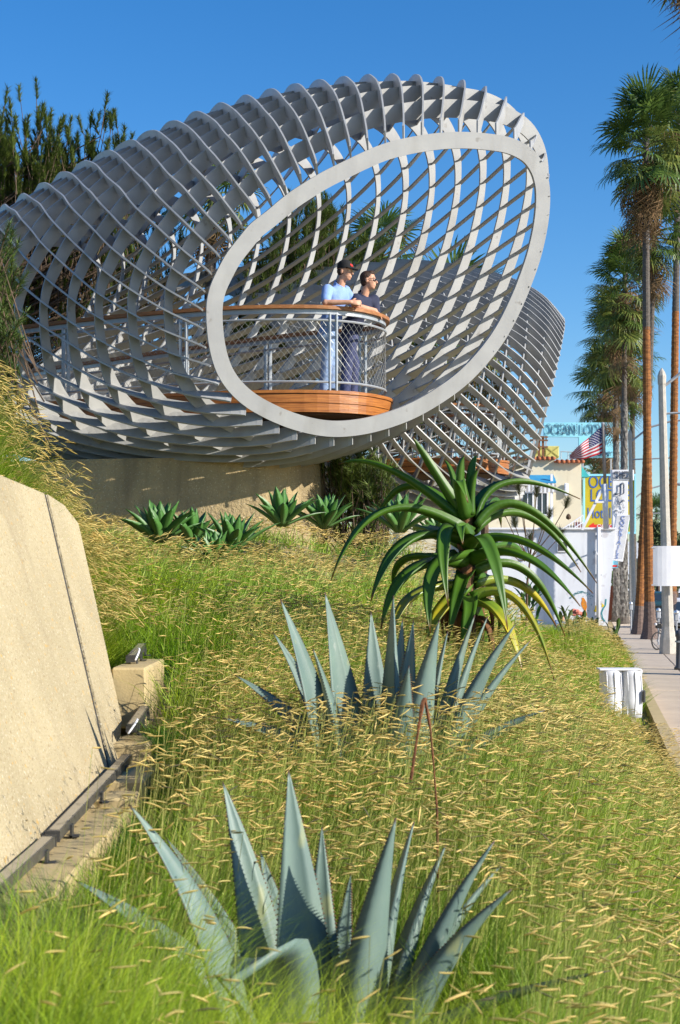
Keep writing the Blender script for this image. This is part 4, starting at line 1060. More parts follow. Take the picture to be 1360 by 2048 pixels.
def cabinet():
    c = at(1241, 1452, 26.0); zt = at(1241, 1337, 26).z; g = ground(c.x, 26) - .03
    r_ = thing('utility_cabinet', 'white rounded utility cabinet with flat lid standing behind the seed heads', 'utility cabinet', (c.x, 26, g))
    W = 84 / F * 26
    for dx, w_ in ((-.24, .54), (.25, .52)):
        m = MB(); m.lathe([(W * w_ * .5, 0), (W * w_ * .53, .3), (W * w_ * .49, .7), (W * w_ * .52, zt - g - .03)], (c.x + dx * W, 26, g), 16); o = m.build('column', WHITE, r_, smooth=True)
        m = MB()
        for i in range(4):
            a = R(200 + 40 * i); p = Vector((c.x + dx * W + math.cos(a) * W * w_ * .51, 26 + math.sin(a) * W * w_ * .51, 0)); m.tube([p + Vector((0, 0, g + .05)), p + Vector((.02, 0, (g + zt) / 2)), p + Vector((0, 0, zt - .05))], .012, 5)
        m.build('seam', WHITE, o)
    m = MB(); m.box((c.x - .03, 26, zt - .012), (W * 1.0, W * .5, .036), bev=.01); m.build('lid', WHITE, r_)
    m = MB(); m.box((c.x + W * .51, 25.85, (zt + g) / 2 - .05), (.05, .12, .22), bev=.02); m.build('latch', DARKM, r_)
cabinet()
for i, (px, Y, hat, lab, sh) in enumerate(((1125, 46, 'white hat', 'person in a white sun hat standing among the plants by the low building', JEAN), (1068, 47, 'blue hat', 'person in a blue patterned hat standing among the plants behind the aloe', WHITE))):
    X = (px - CX) / F * Y; zt = EYE - ((1222 if i == 0 else 1237) - HY) / F * Y
    stander(X, Y, zt - 1.73, hat, lab, sh)
# ------------------------------------------------------------ leaves
def leaf_mesh(pts, width, prof, upv, thick=.03, gut=.25, teeth=0.0, nseg=16, name='leaf', m=None, ncs=4):
    """thick succulent leaf along a curve: pts = base, mid, tip; prof(t) = width factor; gutter section; teeth on the margins"""
    B, Mi, T = [Vector(p) for p in pts]; C = 2 * Mi - .5 * (B + T)
    vs = []; al = []; L = []; Rr = []
    for i in range(nseg + 1):
        t = i / nseg; p = B * (1 - t) ** 2 + C * 2 * t * (1 - t) + T * t * t
        d = ((C - B) * (1 - t) + (T - C) * t).normalized()
        u = Vector(upv); u = u - d * u.dot(d)
        if u.length < 1e-3: u = Vector((0, 0, 1)).cross(d)
        u.normalize(); s = d.cross(u); w_ = width * .5 * max(.012, prof(t)); th = thick * (1 - .8 * t) * (.4 + .6 * min(1, prof(t)))
        top = []; bot = []
        for j in range(ncs + 1):
            x = -1 + 2 * j / ncs; h = gut * w_ * (x * x - .35)
            top.append(p + s * (w_ * x) + u * h); 
        for j in range(1, ncs):
            x = -1 + 2 * j / ncs; h = gut * w_ * (x * x - .35); bot.append(p + s * (w_ * x) + u * (h - th * (1 - x * x) ** .5 - .001))
        ring = top + bot[::-1]; vs += ring; al += [t] * len(ring); L.append((top[0], -s, d)); Rr.append((top[-1], s, d))
    n = 2 * ncs; fs = [(i * n + j, (i + 1) * n + j, (i + 1) * n + (j + 1) % n, i * n + (j + 1) % n) for i in range(nseg) for j in range(n)]
    fs += [tuple(range(n)), tuple(nseg * n + j for j in range(n))[::-1]]
    mb = MB(); mb.add(vs, fs, 0, al)
    if teeth:
        for E in (L, Rr):
            for i in range(1, nseg - 1):
                for q in (0, .33, .66):
                    p = E[i][0].lerp(E[i + 1][0], q); s = E[i][1]; d = E[i][2]
                    mb.add([p - d * teeth * .7, p + d * teeth * .5, p + s * teeth * 1.1 - d * teeth * .25 + Vector((0, 0, .001)), p + Vector((0, 0, .002))], [(0, 1, 2), (0, 2, 3), (1, 3, 2)], 1, [i / nseg] * 4)
    return mb
AGV = mat('blue_agave_skin', (.16, .228, .185), (.115, .175, .155), scale=7, rough=.5, bump=.06, bscale=18, tip=[((.24, .31, .18), .35, .0), ((.07, .035, .025), .965, .99)], speck=[((.15, .20, .15), 4, .62), ((.25, .28, .15), 9, .66), ((.16, .12, .07), 16, .735), ((.22, .27, .23), 30, .66)], stretch=(1, 1, .45))
TOOTH = mat('brown_tooth', (.13, .06, .035), rough=.6)
def agave_prof(t): 
    return (.86 + .5 * t if t < .28 else 1.0 * (1 - ((t - .28) / .72) ** 1.22)) if t < 1 else 0
def agave(cpx, cpy, Y, leaves, label, base_r=.10):
    c = at(cpx, cpy, Y); root = thing('agave', label, 'agave', c, 'blue agaves in the meadow')
    m = MB(); m.ell(c + Vector((0, 0, .02)), (base_r * 1.1, base_r * 1.1, .16)); m.build('heart', AGV, root, smooth=True)
    for (tx, ty, dy, w_, bow, gut) in leaves:
        T = at(tx, ty, Y + dy); h = Vector((T.x - c.x, T.y - c.y, 0)); hd = h.normalized() if h.length > .02 else Vector((0, -1, 0))
        B = c + hd * max(base_r * .6, min(h.length * .5, base_r * 3.0)) + Vector((0, 0, .0)); Mi = B.lerp(T, .5) - hd * bow * .16 * h.length + Vector((0, 0, bow * .05))
        up = -hd + Vector((0, 0, 1.2 if (T - B).normalized().z < .6 else .45))
        if hd.x < -.45: up = up + Vector((0, -.95, 0))
        elif hd.x > .45: up = up + Vector((0, .5, -.2))
        mb = leaf_mesh((B, Mi, T), w_ * 1.1, agave_prof, up, .05, gut * .8, .0075, 18)
        mb.build('leaf', [AGV, TOOTH], root, smooth=True)
    return root
def nearest_agaves():
    r_ = agave(640, 2085, 5.6, [(258, 1608, -.15, .155, .5, .35), (445, 1562, .30, .17, .35, .45), (577, 1539, .12, .20, .2, .5), (644, 1651, .25, .13, .1, .45), (791, 1635, -.10, .22, .15, .4), (827, 1643, .28, .16, .2, .45),
        (891, 1689, .38, .15, .2, .6), (988, 1681, -.05, .15, .3, .5), (1007, 1724, .35, .15, .3, .45), (1022, 1778, -.22, .17, .35, .45), (150, 1760, .10, .15, .5, .4),
        (1219, 1940, -.55, .11, .4, .4), (331, 1674, .55, .10, .4, .4), (702, 1747, .5, .09, .2, .4), (428, 1948, -.5, .12, .3, .4), (95, 1985, -.2, .15, .5, .4), (520, 1700, .6, .14, .3, .4), (800, 1800, .6, .15, .3, .4)],
        'large blue green agave rosette nearest the camera, with a folded front leaf')
    # short leaf folded over at the front
    c = at(640, 2085, 5.6)
    secs = [((560, 2110, 5.40), (.125, -.02)), ((562, 2040, 5.33), (.13, -.02)), ((562, 1975, 5.27), (.13, -.03)), ((558, 1935, 5.22), (.126, -.04)), ((549, 1914, 5.14), (.12, -.04)), ((534, 1912, 5.04), (.105, -.03)), ((508, 1932, 4.96), (.07, -.01)), ((482, 1955, 4.92), (.03, .0)), ((462, 1972, 4.90), (.003, .0))]
    mb = MB(); vs = []; al = []
    for k, (p, s_) in enumerate(secs):
        p = at(*p); q = at(*secs[min(k + 1, 8)][0]); o_ = at(*secs[max(k - 1, 0)][0]); d = (q - o_).normalized(); s2 = Vector((s_[0], s_[1], .35 * s_[0] if k > 3 else 0)); n_ = d.cross(s2).normalized()
        if k == 8: n_ = Vector((0, 0, 1))
        for x in (-1, -.5, 0, .5, 1): vs.append(p + s2 * x + n_ * (.03 * x * x)); al.append(k / 8.3)
        for x in (.5, 0, -.5): vs.append(p + s2 * x + n_ * (.03 * x * x - .016)); al.append(k / 8.3)
    mb.add(vs, [(i * 8 + j, i * 8 + 8 + j, i * 8 + 8 + (j + 1) % 8, i * 8 + (j + 1) % 8) for i in range(8) for j in range(8)], 0, al); o = mb.build('leaf', [AGV, TOOTH], r_, smooth=True); o['label'] = 'short leaf folded over at its top'
    agave(770, 1585, 8.5, [(561, 1198, -.05, .21, .3, .35), (650, 1184, .05, .24, .15, .45), (546, 1264, .35, .14, .4, .4), (626, 1296, -.38, .18, .25, .5), (742, 1223, .2, .20, .1, .4), (786, 1191, .05, .25, .05, .5),
        (827, 1240, .45, .16, .1, .5), (805, 1237, .5, .14, .1, .5), (878, 1240, -.15, .26, .15, .45), (895, 1262, .3, .16, .15, .45), (949, 1230, .1, .22, .25, .5), (975, 1232, .28, .18, .25, .5), (1031, 1247, -.1, .21, .35, .45),
        (1060, 1281, .2, .17, .35, .4), (446, 1436, .0, .20, .8, .5), (818, 1330, -.42, .18, .15, .45), (1090, 1420, -.2, .17, .6, .4), (690, 1330, .5, .16, .2, .4), (470, 1350, .4, .15, .6, .4)],
        'second blue green agave farther back, standing in front of the aloe')
nearest_agaves()
def dry_stalk():
    Y = 6.5; m = MB(); P = [at(878, 1720, Y), at(874, 1620, Y), at(868, 1540, Y), at(861, 1460, Y), at(850, 1396, Y), at(846, 1402, Y - .01), at(838, 1450, Y - .02), at(829, 1510, Y - .03), at(820, 1572, Y - .04)]
    P[0].z = ground(P[0].x, Y) - .02
    rad = [.005, .005, .005, .006, .008, .008, .006, .006, .009]; Q = []; Rr = []
    for i in range(len(P) - 1):
        for t in (0, .2, .4, .6, .8): Q.append(P[i].lerp(P[i + 1], t)); Rr.append((rad[i] + (rad[i + 1] - rad[i]) * t) * rnd.uniform(.75, 1.35))
    m.tube(Q, Rr, 6); tag(m.build('dead_flower_stalk', mat('rust_stalk', (.20, .075, .03), (.11, .045, .02), scale=30, rough=.9, bump=.5, bscale=60)), 'rust brown dead flower stalk snapped and hanging down between the agaves', 'flower stalk')
dry_stalk()
ALO = mat('aloe_skin', (.062, .14, .011), (.04, .10, .009), scale=3, rough=.42, spec=.3, tip=[((.12, .05, .015), .90, .98)])
ALOY = mat('aloe_yellowing', (.42, .33, .015), (.14, .21, .02), scale=5, rough=.35, spec=.5, tip=[((.10, .20, .025), .55, .0), ((.13, .04, .012), .84, .97)], speck=[((.07, .04, .01), 14, .68)])
def aloe():
    Y = 12.2; b = at(934, 1350, Y); b.z = ground(b.x, Y) - .05
    root = thing('tree_aloe', 'tree aloe with long arching green leaves and some yellowing lower ones, before the white building', 'tree aloe', b)
    m = MB(); P = []; top = at(930, 985, Y)
    for i in range(15):
        t = i / 14; p = b.lerp(top, t); P.append(p + Vector((.01 * math.sin(i * 2.1), .01 * math.cos(i * 1.7), 0)))
    m.tube(P, [.085 - .03 * i / 14 + (.012 if i % 2 else 0) for i in range(15)], 12); m.build('trunk', mat('aloe_trunk_bark', (.22, .09, .03), (.10, .06, .03), scale=14, rough=.8, bump=.5, bscale=30), root)
    def bz(py): return at(934 + 0, py, Y)
    z = lambda x, y: (640 + x / 2.345, 850 + y / 2.345)
    # base y, mid (x,y), tip (x,y) in enlarged photograph pixels, depth of mid and tip, width, yellowing
    Ls = [(430, (330, 205), (90, 183), .1, .2, .15, 0), (400, (520, 190), (435, 55), -.05, -.1, .16, 0), (455, (415, 285), (232, 520), .3, .35, .14, 0), (480, (300, 400), (50, 730), -.2, -.35, .15, 0), (530, (410, 545), (238, 828), -.35, -.6, .18, 0),
          (640, (420, 690), (285, 965), -.4, -.55, .17, 0), (740, (440, 800), (340, 985), -.25, -.45, .16, 1), (440, (880, 265), (1222, 347), .1, .2, .16, 0), (470, (965, 385), (1300, 742), .05, .05, .18, 0), (490, (960, 420), (1225, 690), .3, .4, .15, 0),
          (560, (960, 545), (1282, 790), -.15, -.25, .18, 0), (630, (950, 610), (1222, 850), -.3, -.45, .16, 0), (680, (960, 680), (1150, 992), .1, .15, .17, 0), (740, (930, 745), (1112, 950), .2, .3, .16, 1), (800, (935, 830), (1100, 1200), -.1, -.15, .16, 1),
          (560, (790, 575), (880, 960), -.45, -.62, .16, 0), (500, (585, 520), (602, 850), -.45, -.62, .15, 0), (600, (535, 690), (518, 975), -.5, -.62, .16, 0), (690, (648, 790), (606, 1000), -.35, -.45, .14, 0), (820, (850, 900), (950, 1160), -.2, -.3, .15, 1),
          (850, (750, 960), (765, 1080), .2, .25, .16, 0), (400, (655, 235), (680, 140), -.06, -.08, .10, 0), (400, (712, 220), (738, 140), .05, .08, .10, 0), (410, (625, 240), (580, 160), .03, .06, .10, 0), (420, (715, 280), (742, 205), -.06, -.1, .09, 0),
          (430, (650, 260), (695, 365), -.22, -.32, .13, 0), (460, (800, 350), (850, 480), .42, .62, .15, 0), (560, (500, 480), (440, 500), .45, .7, .15, 0), (600, (870, 560), (960, 640), .5, .75, .15, 0), (650, (420, 620), (340, 770), .35, .5, .14, 0), (700, (840, 800), (830, 1000), .4, .6, .15, 0), (760, (560, 880), (500, 1010), -.3, -.4, .16, 1), (520, (660, 470), (670, 560), -.4, -.52, .12, 0), (790, (700, 880), (650, 1040), -.35, -.4, .14, 0)]
    for (by, mi, tp, dm, dt, w_, y) in Ls:
        B = bz(850 + by / 2.345); Mi = at(*z(*mi), Y + dm * 1.3); T = at(*z(*tp), Y + dt * 1.4)
        hd = Vector((Mi.x - B.x, Mi.y - B.y, 0)); hd = hd.normalized() if hd.length > .03 else Vector((0, -1, 0)); B = B + hd * .05
        up = Vector((0, 0, 1)) - hd * (.6 if T.z > B.z + .15 else -.15)
        mb = leaf_mesh((B, Mi, T), w_ * 1.02, lambda t: (1.0 - .5 * t) * (1 - max(0, (t - .6) / .4) ** 1.6 * .93) * (1.15 - .15 * min(1, t * 6)), up, .045, .5, 0, 22)
        o = mb.build('leaf', ALOY if y else ALO, root, smooth=True)
        if y: o['label'] = 'leaf turning yellow'
    DRY = mat('aloe_dry_leaf', (.20, .085, .03), (.10, .045, .02), scale=9, rough=.85, bump=.4, bscale=30); rr = random.Random(4)
    for i in range(9):
        a = i * 2.4; hd = Vector((math.cos(a), math.sin(a), 0)); B = bz(1205 + rr.uniform(-20, 40)) + hd * .06; Mi = B + hd * .13 + Vector((0, 0, -.08)); T = B + hd * rr.uniform(.12, .22) + Vector((0, 0, -rr.uniform(.30, .5)))
        o = leaf_mesh((B, Mi, T), .085, lambda t: 1 - .8 * t * t, hd + Vector((0, 0, .3)), .012, .9, 0, 10).build('leaf', DRY, root, smooth=True); o['label'] = 'dry brown hanging leaf'
aloe()
FOX = mat('foxtail_skin', (.065, .17, .032), (.045, .125, .025), scale=4, rough=.42, tip=[((.09, .16, .05), .5, .0)])
def foxtails():
    def rosette(n, rad, seed):
        rr = random.Random(seed); out = []
        for i in range(n):
            a = i * 2.399; f = i / n; el = R(78 - 66 * f + rr.uniform(-6, 6)); L = rad * rr.uniform(.85, 1.1) * (.75 + .35 * f)
            hd = Vector((math.cos(a), math.sin(a), 0)); T = hd * L * math.cos(el) + Vector((0, 0, L * math.sin(el) + .02)); B = hd * .03; Mi = B.lerp(T, .5) + Vector((0, 0, .06 * L))
            out.append(leaf_mesh((B, Mi, T), .125 * rad / .5, lambda t: (.55 + 1.5 * t - 1.2 * t * t) * (1 if t < .5 else 1 - ((t - .5) / .5) ** 1.6), -hd + Vector((0, 0, .9)), .02, .35, 0, 8, ncs=2).mesh('leaf', FOX, True))
        return out
    A = [rosette(24, .5, 1), rosette(22, .5, 2)]
    lab = ['dark green agave rosette at the left end of the bed under the shell', 'dark green agave rosette sunk in seed heads, just right of the first', 'dark green agave rosette lower down among tall grass', 'bright rosette against the sunlit foot of the concrete wall',
           'rosette just right of the concrete wall end', 'dark green agave rosette behind the aloe leaves', 'small rosette in the grass between the two left ones', 'low rosette at the far right of the bed']
    for i, (px, py, Y, s) in enumerate([(318, 1080, 16.2, 1.25), (385, 1085, 16.4, 1.05), (465, 1098, 15.6, 1.15), (563, 1048, 17.2, 1.15), (648, 1052, 17.6, 1.1), (800, 1060, 17.0, 1.2), (425, 1125, 15.0, .95), (876, 1075, 18.2, .9)]):
        p = at(px, py, Y); p.z = max(p.z - .02, ground(p.x, Y)) 
        r_ = thing('foxtail_agave', lab[i], 'agave', p, 'green agaves below the shell'); r_.rotation_euler = (0, 0, rnd.uniform(0, 6)); s *= .9; r_.scale = (s, s, s)
        for me in A[i % 2]:
            o = bpy.data.objects.new('leaf', me); COL.objects.link(o); o.parent = r_
foxtails()

# ------------------------------------------------------------ fan palms
FRG = mat('palm_green', (.10, .165, .03), (.065, .12, .024), scale=3, rough=.45, transl=.25, island=.35)
FRY = mat('palm_yellow_green', (.20, .22, .045), (.12, .17, .035), scale=3, rough=.5, transl=.3, island=.35)
FRD = mat('palm_dead', (.20, .13, .06), (.13, .08, .035), scale=3, rough=.9, transl=.15, island=.35)
def frond_mesh(m_, seed, droop=.5, petiole=.9, L=1.0, n=26, span=250, skinny=1.0):
    rr = random.Random(seed); mb = MB()
    P = [Vector((0, 0, 0)), Vector((petiole * .5, 0, .06)), Vector((petiole, 0, .02))]; mb.tube(P, [.03, .022, .016], 4)
    for i in range(n):
        a = R(-span / 2 + span * i / (n - 1) + rr.uniform(-3, 3)); d = Vector((math.cos(a), math.sin(a), 0)); l = L * rr.uniform(.85, 1.08) * (.75 + .25 * math.cos(a / 1.4))
        s = Vector((-d.y, d.x, 0)); h = P[-1]; w_ = .032 * skinny; fold = .03
        q1 = h + d * l * .5 + Vector((0, 0, -.04 * droop + fold)); q2 = h + d * l * .78 + Vector((0, 0, -.16 * droop)); q3 = h + d * l * .93 + Vector((0, 0, -(.30 + rr.uniform(0, .25)) * droop))
        mb.add([h, q1 - s * w_, q1 + s * w_, q2 - s * w_ * .7, q2 + s * w_ * .7, q3], [(0, 1, 2), (1, 3, 4, 2), (3, 5, 4)])
    return mb.mesh('frond', m_)
FRM = {'g': [frond_mesh(FRG, i, .6) for i in range(3)], 'y': [frond_mesh(FRY, 10 + i, .9) for i in range(2)], 'd': [frond_mesh(FRD, 20 + i, 1.8, .8, .95, 18, 150, .6) for i in range(3)]}
BARKO = mat('orange_palm_bark', (.34, .135, .036), (.15, .058, .02), scale=5, rough=.9, bump=.8, bscale=14, stretch=(1, 1, 3))
BARKG = mat('grey_palm_bark', (.145, .12, .10), (.08, .07, .06), scale=6, rough=.95, bump=.8, bscale=14, stretch=(1, 1, 3))
BARKB = mat('grey_brown_palm_foot', (.19, .13, .105), (.12, .085, .07), scale=8, rough=.95, bump=.7, bscale=14, stretch=(1, 1, 2.5))
BOOT = mat('old_palm_boot', (.26, .24, .21), (.12, .11, .10), scale=6, rough=.95, island=.35)
def fan_palm(base, top, r0, r1, crown, label, bands, nf=46, dead=10, seed=1, boots=None, fs=1.0, below=0.0, ring=.3):
    rr = random.Random(seed); base = Vector(base); top = Vector(top); root = thing('fan_palm', label, 'palm tree', base, 'tall fan palms along the street')
    H = (top - base).length; n = int(H / ring); bow = Vector((rr.uniform(-.3, .3), rr.uniform(-.3, .3), 0))
    def c(t): return base.lerp(top, t) + bow * (t * (1 - t)) * .8
    def rad(t): return r0 * (1 + .9 * math.exp(-t * H / .7)) * (1 - t) + r1 * t
    for (t0, t1, m_) in bands:
        m = MB(); i0, i1 = int(t0 * n), int(t1 * n); P = []; Q = []
        for i in range(i0, i1 + 1):
            t = i / n; k = 1 + rr.uniform(-.035, .035); P += [c(t), c(min(1, t + .45 / n))]; Q += [rad(t) * k * 1.05, rad(t) * k * .97]
        m.tube(P, Q, 12); m.build('trunk', m_, root, smooth=False)
    if boots:
        m = MB(); t0, t1 = boots; z = t0 * H
        while z < t1 * H:
            for j in range(9):
                a = 2 * math.pi * (j + rr.random()) / 9; t = z / H; d = Vector((math.cos(a), math.sin(a), 0)); p = c(t) + d * rad(t) * .95; s = Vector((-d.y, d.x, 0))
                tp = p + d * .055 + Vector((0, 0, .26 * rr.uniform(.7, 1.2))) + s * rr.uniform(-.08, .08)
                m.add([p - s * .08, p + s * .08, tp + s * .05, tp - s * .05, p + d * .05 - Vector((0, 0, .03))], [(0, 1, 2, 3), (4, 3, 2), (4, 0, 3), (4, 2, 1), (4, 1, 0)])
            z += .2
        o = m.build('boots', BOOT, root); o['kind'] = 'stuff'
    C = top; lim = nf + dead
    for i in range(lim):
        isd = i >= nf
        a = i * 2.399 + rr.uniform(-.3, .3)
        if not isd: f = (i + .5) / nf; el = R(80 - 128 * f + rr.uniform(-12, 12)); kind = 'y' if rr.random() < .15 + .5 * (f > .55) else ('d' if rr.random() < .12 else 'g'); zo = .35 - (.5 + below * .55) * f
        else: el = R(rr.uniform(-80, -50)); kind = 'd'; zo = -.2 - rr.random() * (.4 + below)
        me = rr.choice(FRM[kind]); o = bpy.data.objects.new('frond', me); COL.objects.link(o); o.parent = root
        s = crown * fs * rr.uniform(.85, 1.12)
        M = Matrix.Rotation(a, 4, 'Z') @ Matrix.Rotation(-el, 4, 'Y') @ Matrix.Rotation(rr.uniform(-.5, .5), 4, 'X') @ Matrix.Diagonal((s, s, s, 1))
        o.matrix_parent_inverse = parent_inv(root); o.matrix_basis = Matrix.Translation(C + Vector((0, 0, zo * crown))) @ M
    return root
def gp(px, py, Y): p = at(px, py, Y); p.z = 0; return p
O3 = [(0, .075, BARKB), (.075, .62, BARKO), (.62, 1, BARKG)]
GR = [(0, 1, BARKG)]
fan_palm(gp(1300, 1278, 65.6), at(1292, 275, 65.6), .22, .13, 1.38, 'tallest fan palm with orange trunk, the nearer of the crossing pair', O3, 52, 18, 1, below=1.3)
fan_palm(gp(1276, 1268, 71), at(1309, 455, 71), .19, .12, 1.12, 'fan palm with leaning orange trunk that passes behind the tallest one', O3, 44, 12, 2, below=1.2)
fan_palm(gp(1343, 1256, 79), at(1358, 240, 79), .24, .15, 1.45, 'fan palm with orange trunk close to the right edge behind the lamp post', O3, 42, 14, 3, below=1.2)
fan_palm(gp(1248, 1250, 86), at(1250, 545, 86), .19, .13, 1.36, 'grey trunked fan palm with rough old leaf bases, right one of the grey pair', GR, 60, 14, 4, boots=(.02, .62), below=3.4)
fan_palm(gp(1233, 1244, 90), at(1231, 645, 90), .165, .12, 1.3, 'grey trunked fan palm with rough old leaf bases, left one of the grey pair', GR, 60, 16, 5, boots=(.02, .68), below=3.6)
fan_palm(gp(1214, 1236, 104), at(1210, 755, 104), .24, .15, 1.5, 'shaggy fan palm standing behind the sky blue roof sign', GR, 56, 18, 6, below=2.6)
fan_palm(gp(1268, 1232, 110), at(1264, 690, 110), .24, .15, 1.3, 'fan palm farther off, its crown between the grey and the orange trunks', GR, 56, 16, 7, below=2.8)
fan_palm(gp(1420, 1350, 42), at(1388, -205, 42), .22, .13, 1.35, 'near fan palm of which only drooping frond tips hang into the top corner', O3, 46, 12, 8, below=.8)
fan_palm(gp(1183, 1230, 118), at(1186, 940, 118), .25, .2, 1.3, 'short fan palm between the mustard sign and the sky blue sign', GR, 36, 12, 9, below=1.0)
fan_palm(st(170, 3, 0), at(1313, 1035, 170), .2, .15, 1.4, 'tiny distant fan palm low beside the lamp post', GR, 26, 8, 10)
# palms and fronds glimpsed through the shells
fan_palm((-3.0, 33, 3.6), at(425, 395, 33), .14, .11, .75, 'fan palm glimpsed through the left part of the near shell', GR, 30, 5, 11)
fan_palm((.9, 36, 3.2), at(765, 520, 36), .13, .11, .7, 'fan palm showing above the two men between the shell ribs', GR, 30, 5, 12)
fan_palm((2.6, 38, 2.6), at(905, 660, 38), .16, .13, 1.0, 'fan palm standing behind the second shell', GR, 30, 5, 13)

# ------------------------------------------------------------ pines
NDL = mat('pine_needle', (.075, .115, .022), (.115, .16, .026), scale=1.2, rough=.6, transl=.2, island=.45)
NDLB = mat('bright_pine_needle', (.12, .18, .035), (.07, .12, .03), scale=2, rough=.6, transl=.25, island=.4)
NDLG = mat('dry_pine_needle', (.13, .115, .055), (.08, .075, .035), scale=2, rough=.7, transl=.2, island=.4)
PBARK = mat('pine_bark', (.13, .085, .055), (.07, .05, .035), scale=8, rough=.95, bump=.6, bscale=20)
def tuft(V, T, p, d, L, nn, nl, rr, w_=.006, up=.9):
    d = d.normalized()
    a = d.cross(Vector((0, 0, 1)));
    if a.length < .05: a = Vector((1, 0, 0))
    a.normalize(); b = d.cross(a)
    for i in range(nn):
        t = rr.random(); ang = rr.uniform(0, 6.283); q = p + d * L * t; o = a * math.cos(ang) + b * math.sin(ang)
        dd = (d * rr.uniform(.5, 1.1) * up + o * rr.uniform(.5, 1.0)).normalized(); l = nl * rr.uniform(.7, 1.1); s = dd.cross(o if abs(dd.dot(o)) < .95 else a).normalized() * w_
        k = len(V); V += [q - s, q + s, q + dd * l]; T.append((k, k + 1, k + 2))
def pine(base, H, label, spots, seed, nb=150, needle=NDL, nl=.17, wN=.011, tl=.30, nn=70, trunk_r=.14, upr=.7, group='pines behind the shells', sz=None, limbs=True):
    """spots: ellipsoids (centre, radii) that the crown fills"""
    rr = random.Random(seed); base = Vector(base); root = thing('pine_tree', label, 'pine tree', base, group)
    m = MB(); top = base + Vector((rr.uniform(-.3, .3), 0, H)); P = [base.lerp(top, i / 8) + Vector((rr.uniform(-.1, .1), rr.uniform(-.1, .1), 0)) * (i > 0) for i in range(9)]
    m.tube(P, [trunk_r * (1 - .8 * i / 8) for i in range(9)], 8); m.build('trunk', PBARK, root)
    V = []; T = []; lm = MB(); tw = []
    wts = [r_[0] * r_[2] for c, r_ in spots]
    for i in range(nb):
        c, r_ = rr.choices(spots, wts)[0]
        while True:
            u = Vector((rr.uniform(-1, 1), rr.uniform(-1, 1), rr.uniform(-1, 1)))
            if .25 < u.length < 1: break
        p = Vector(c) + Vector((u.x * r_[0], u.y * r_[1], u.z * r_[2])); out = p - Vector(c); out.z = 0
        d = (out.normalized() * (1 - upr) * rr.uniform(.3, 1.3) + Vector((0, 0, upr)) + Vector((rr.uniform(-.3, .3), rr.uniform(-.3, .3), rr.uniform(-.15, .3)))).normalized()
        n_ = rr.randint(1, 3); q = p
        for k in range(n_):
            s = 1 - .15 * k; tuft(V, T, q, d, tl * s, int(nn * s), nl * rr.uniform(.8, 1.1), rr, wN); q = q - d * tl * rr.uniform(1.1, 1.8) + Vector((rr.uniform(-.05, .05), rr.uniform(-.05, .05), 0))
        hz = max(base.z, min(top.z, q.z - .5 * (q - Vector((base.x, base.y, q.z))).length)); t = (hz - base.z) / H; a = base.lerp(top, t)
        if limbs and i % 2 == 0:
            lm.tube([a, a.lerp(q, .55) - Vector((0, 0, .12)), q, p + d * tl], [.035 * (1 - .6 * t) + .01, .02, .011, .006], 4, cap=False)
        else: lm.tube([q - d * .4, p + d * tl], [.009, .005], 3, cap=False)
    lm.build('limbs', PBARK, root)
    o = link('crown', npmesh('crown', np.array([tuple(v) for v in V]), np.array(T), needle), root)
    return root
def E(px, py, Y, rx, rz, ry=None): c = at(px, py, Y); k = Y / F; return (c, (rx * k, (ry or rx * k * .7), rz * k))
pine((-8.5, 30, 3.4), 8.5, 'tall dark pine with upright shoots rising at the upper left', [E(60, 320, 30, 90, 130), E(215, 340, 30.5, 65, 120), E(130, 360, 30.5, 90, 120), E(110, 470, 31, 140, 110), E(60, 640, 31, 130, 110), E(-60, 420, 30, 90, 200), E(40, 400, 31, 120, 120), E(160, 430, 31, 130, 90)], 1, 900, tl=.36, nn=90, nl=.15, upr=.9, trunk_r=.2)
pine((-5.6, 33, 3.4), 6.5, 'dense pine behind the left ribs of the near shell', [E(180, 620, 33, 110, 130), E(260, 500, 33.5, 110, 110), E(160, 780, 33, 130, 90)], 2, 480, tl=.34, nl=.17, nn=56, trunk_r=.2, needle=NDL)
pine((-3.8, 30.5, 3.5), 6.0, 'sparse dry pine with bare limbs seen through the lattice', [E(330, 640, 30.5, 100, 120), E(300, 780, 30.5, 120, 80)], 3, 140, needle=NDLG, tl=.3, nl=.15, nn=40, trunk_r=.15)
pine((-1.9, 32, 3.5), 6.4, 'green pine behind the deck, seen through the oval opening', [E(560, 610, 32, 90, 130), E(500, 720, 32, 110, 100), E(610, 490, 32.5, 65, 85)], 4, 460, needle=NDL, tl=.36, nl=.19, nn=62, upr=.8)
pine((-.2, 33, 3.4), 6.8, 'taller pine whose shoots rise right behind the capped man', [E(650, 540, 33, 65, 120), E(690, 640, 33, 90, 120), E(740, 560, 33, 50, 80), E(640, 440, 33, 22, 40)], 5, 420, needle=NDL, tl=.36, nl=.19, nn=62, upr=.85)
pine((1.0, 35, 3.0), 4.2, 'low pine behind the deck to the right of the men', [E(770, 720, 35, 80, 110), E(830, 790, 35, 70, 80)], 6, 240, needle=NDL, tl=.34, nl=.18, nn=56)
pine((3.6, 37, 2.2), 4.6, 'loose grey green pine behind the second deck', [E(900, 780, 37, 110, 90), E(1000, 820, 37, 60, 90)], 7, 150, needle=NDLG, tl=.3, nl=.16, nn=44)
pine((.35, 20.6, 2.75), 1.6, 'dark low pine bush beside the end of the concrete wall', [E(700, 960, 20.6, 60, 45, .5), E(740, 990, 20.4, 55, 40, .5)], 8, 110, needle=NDL, tl=.26, nl=.17, nn=52, trunk_r=.04, wN=.007)
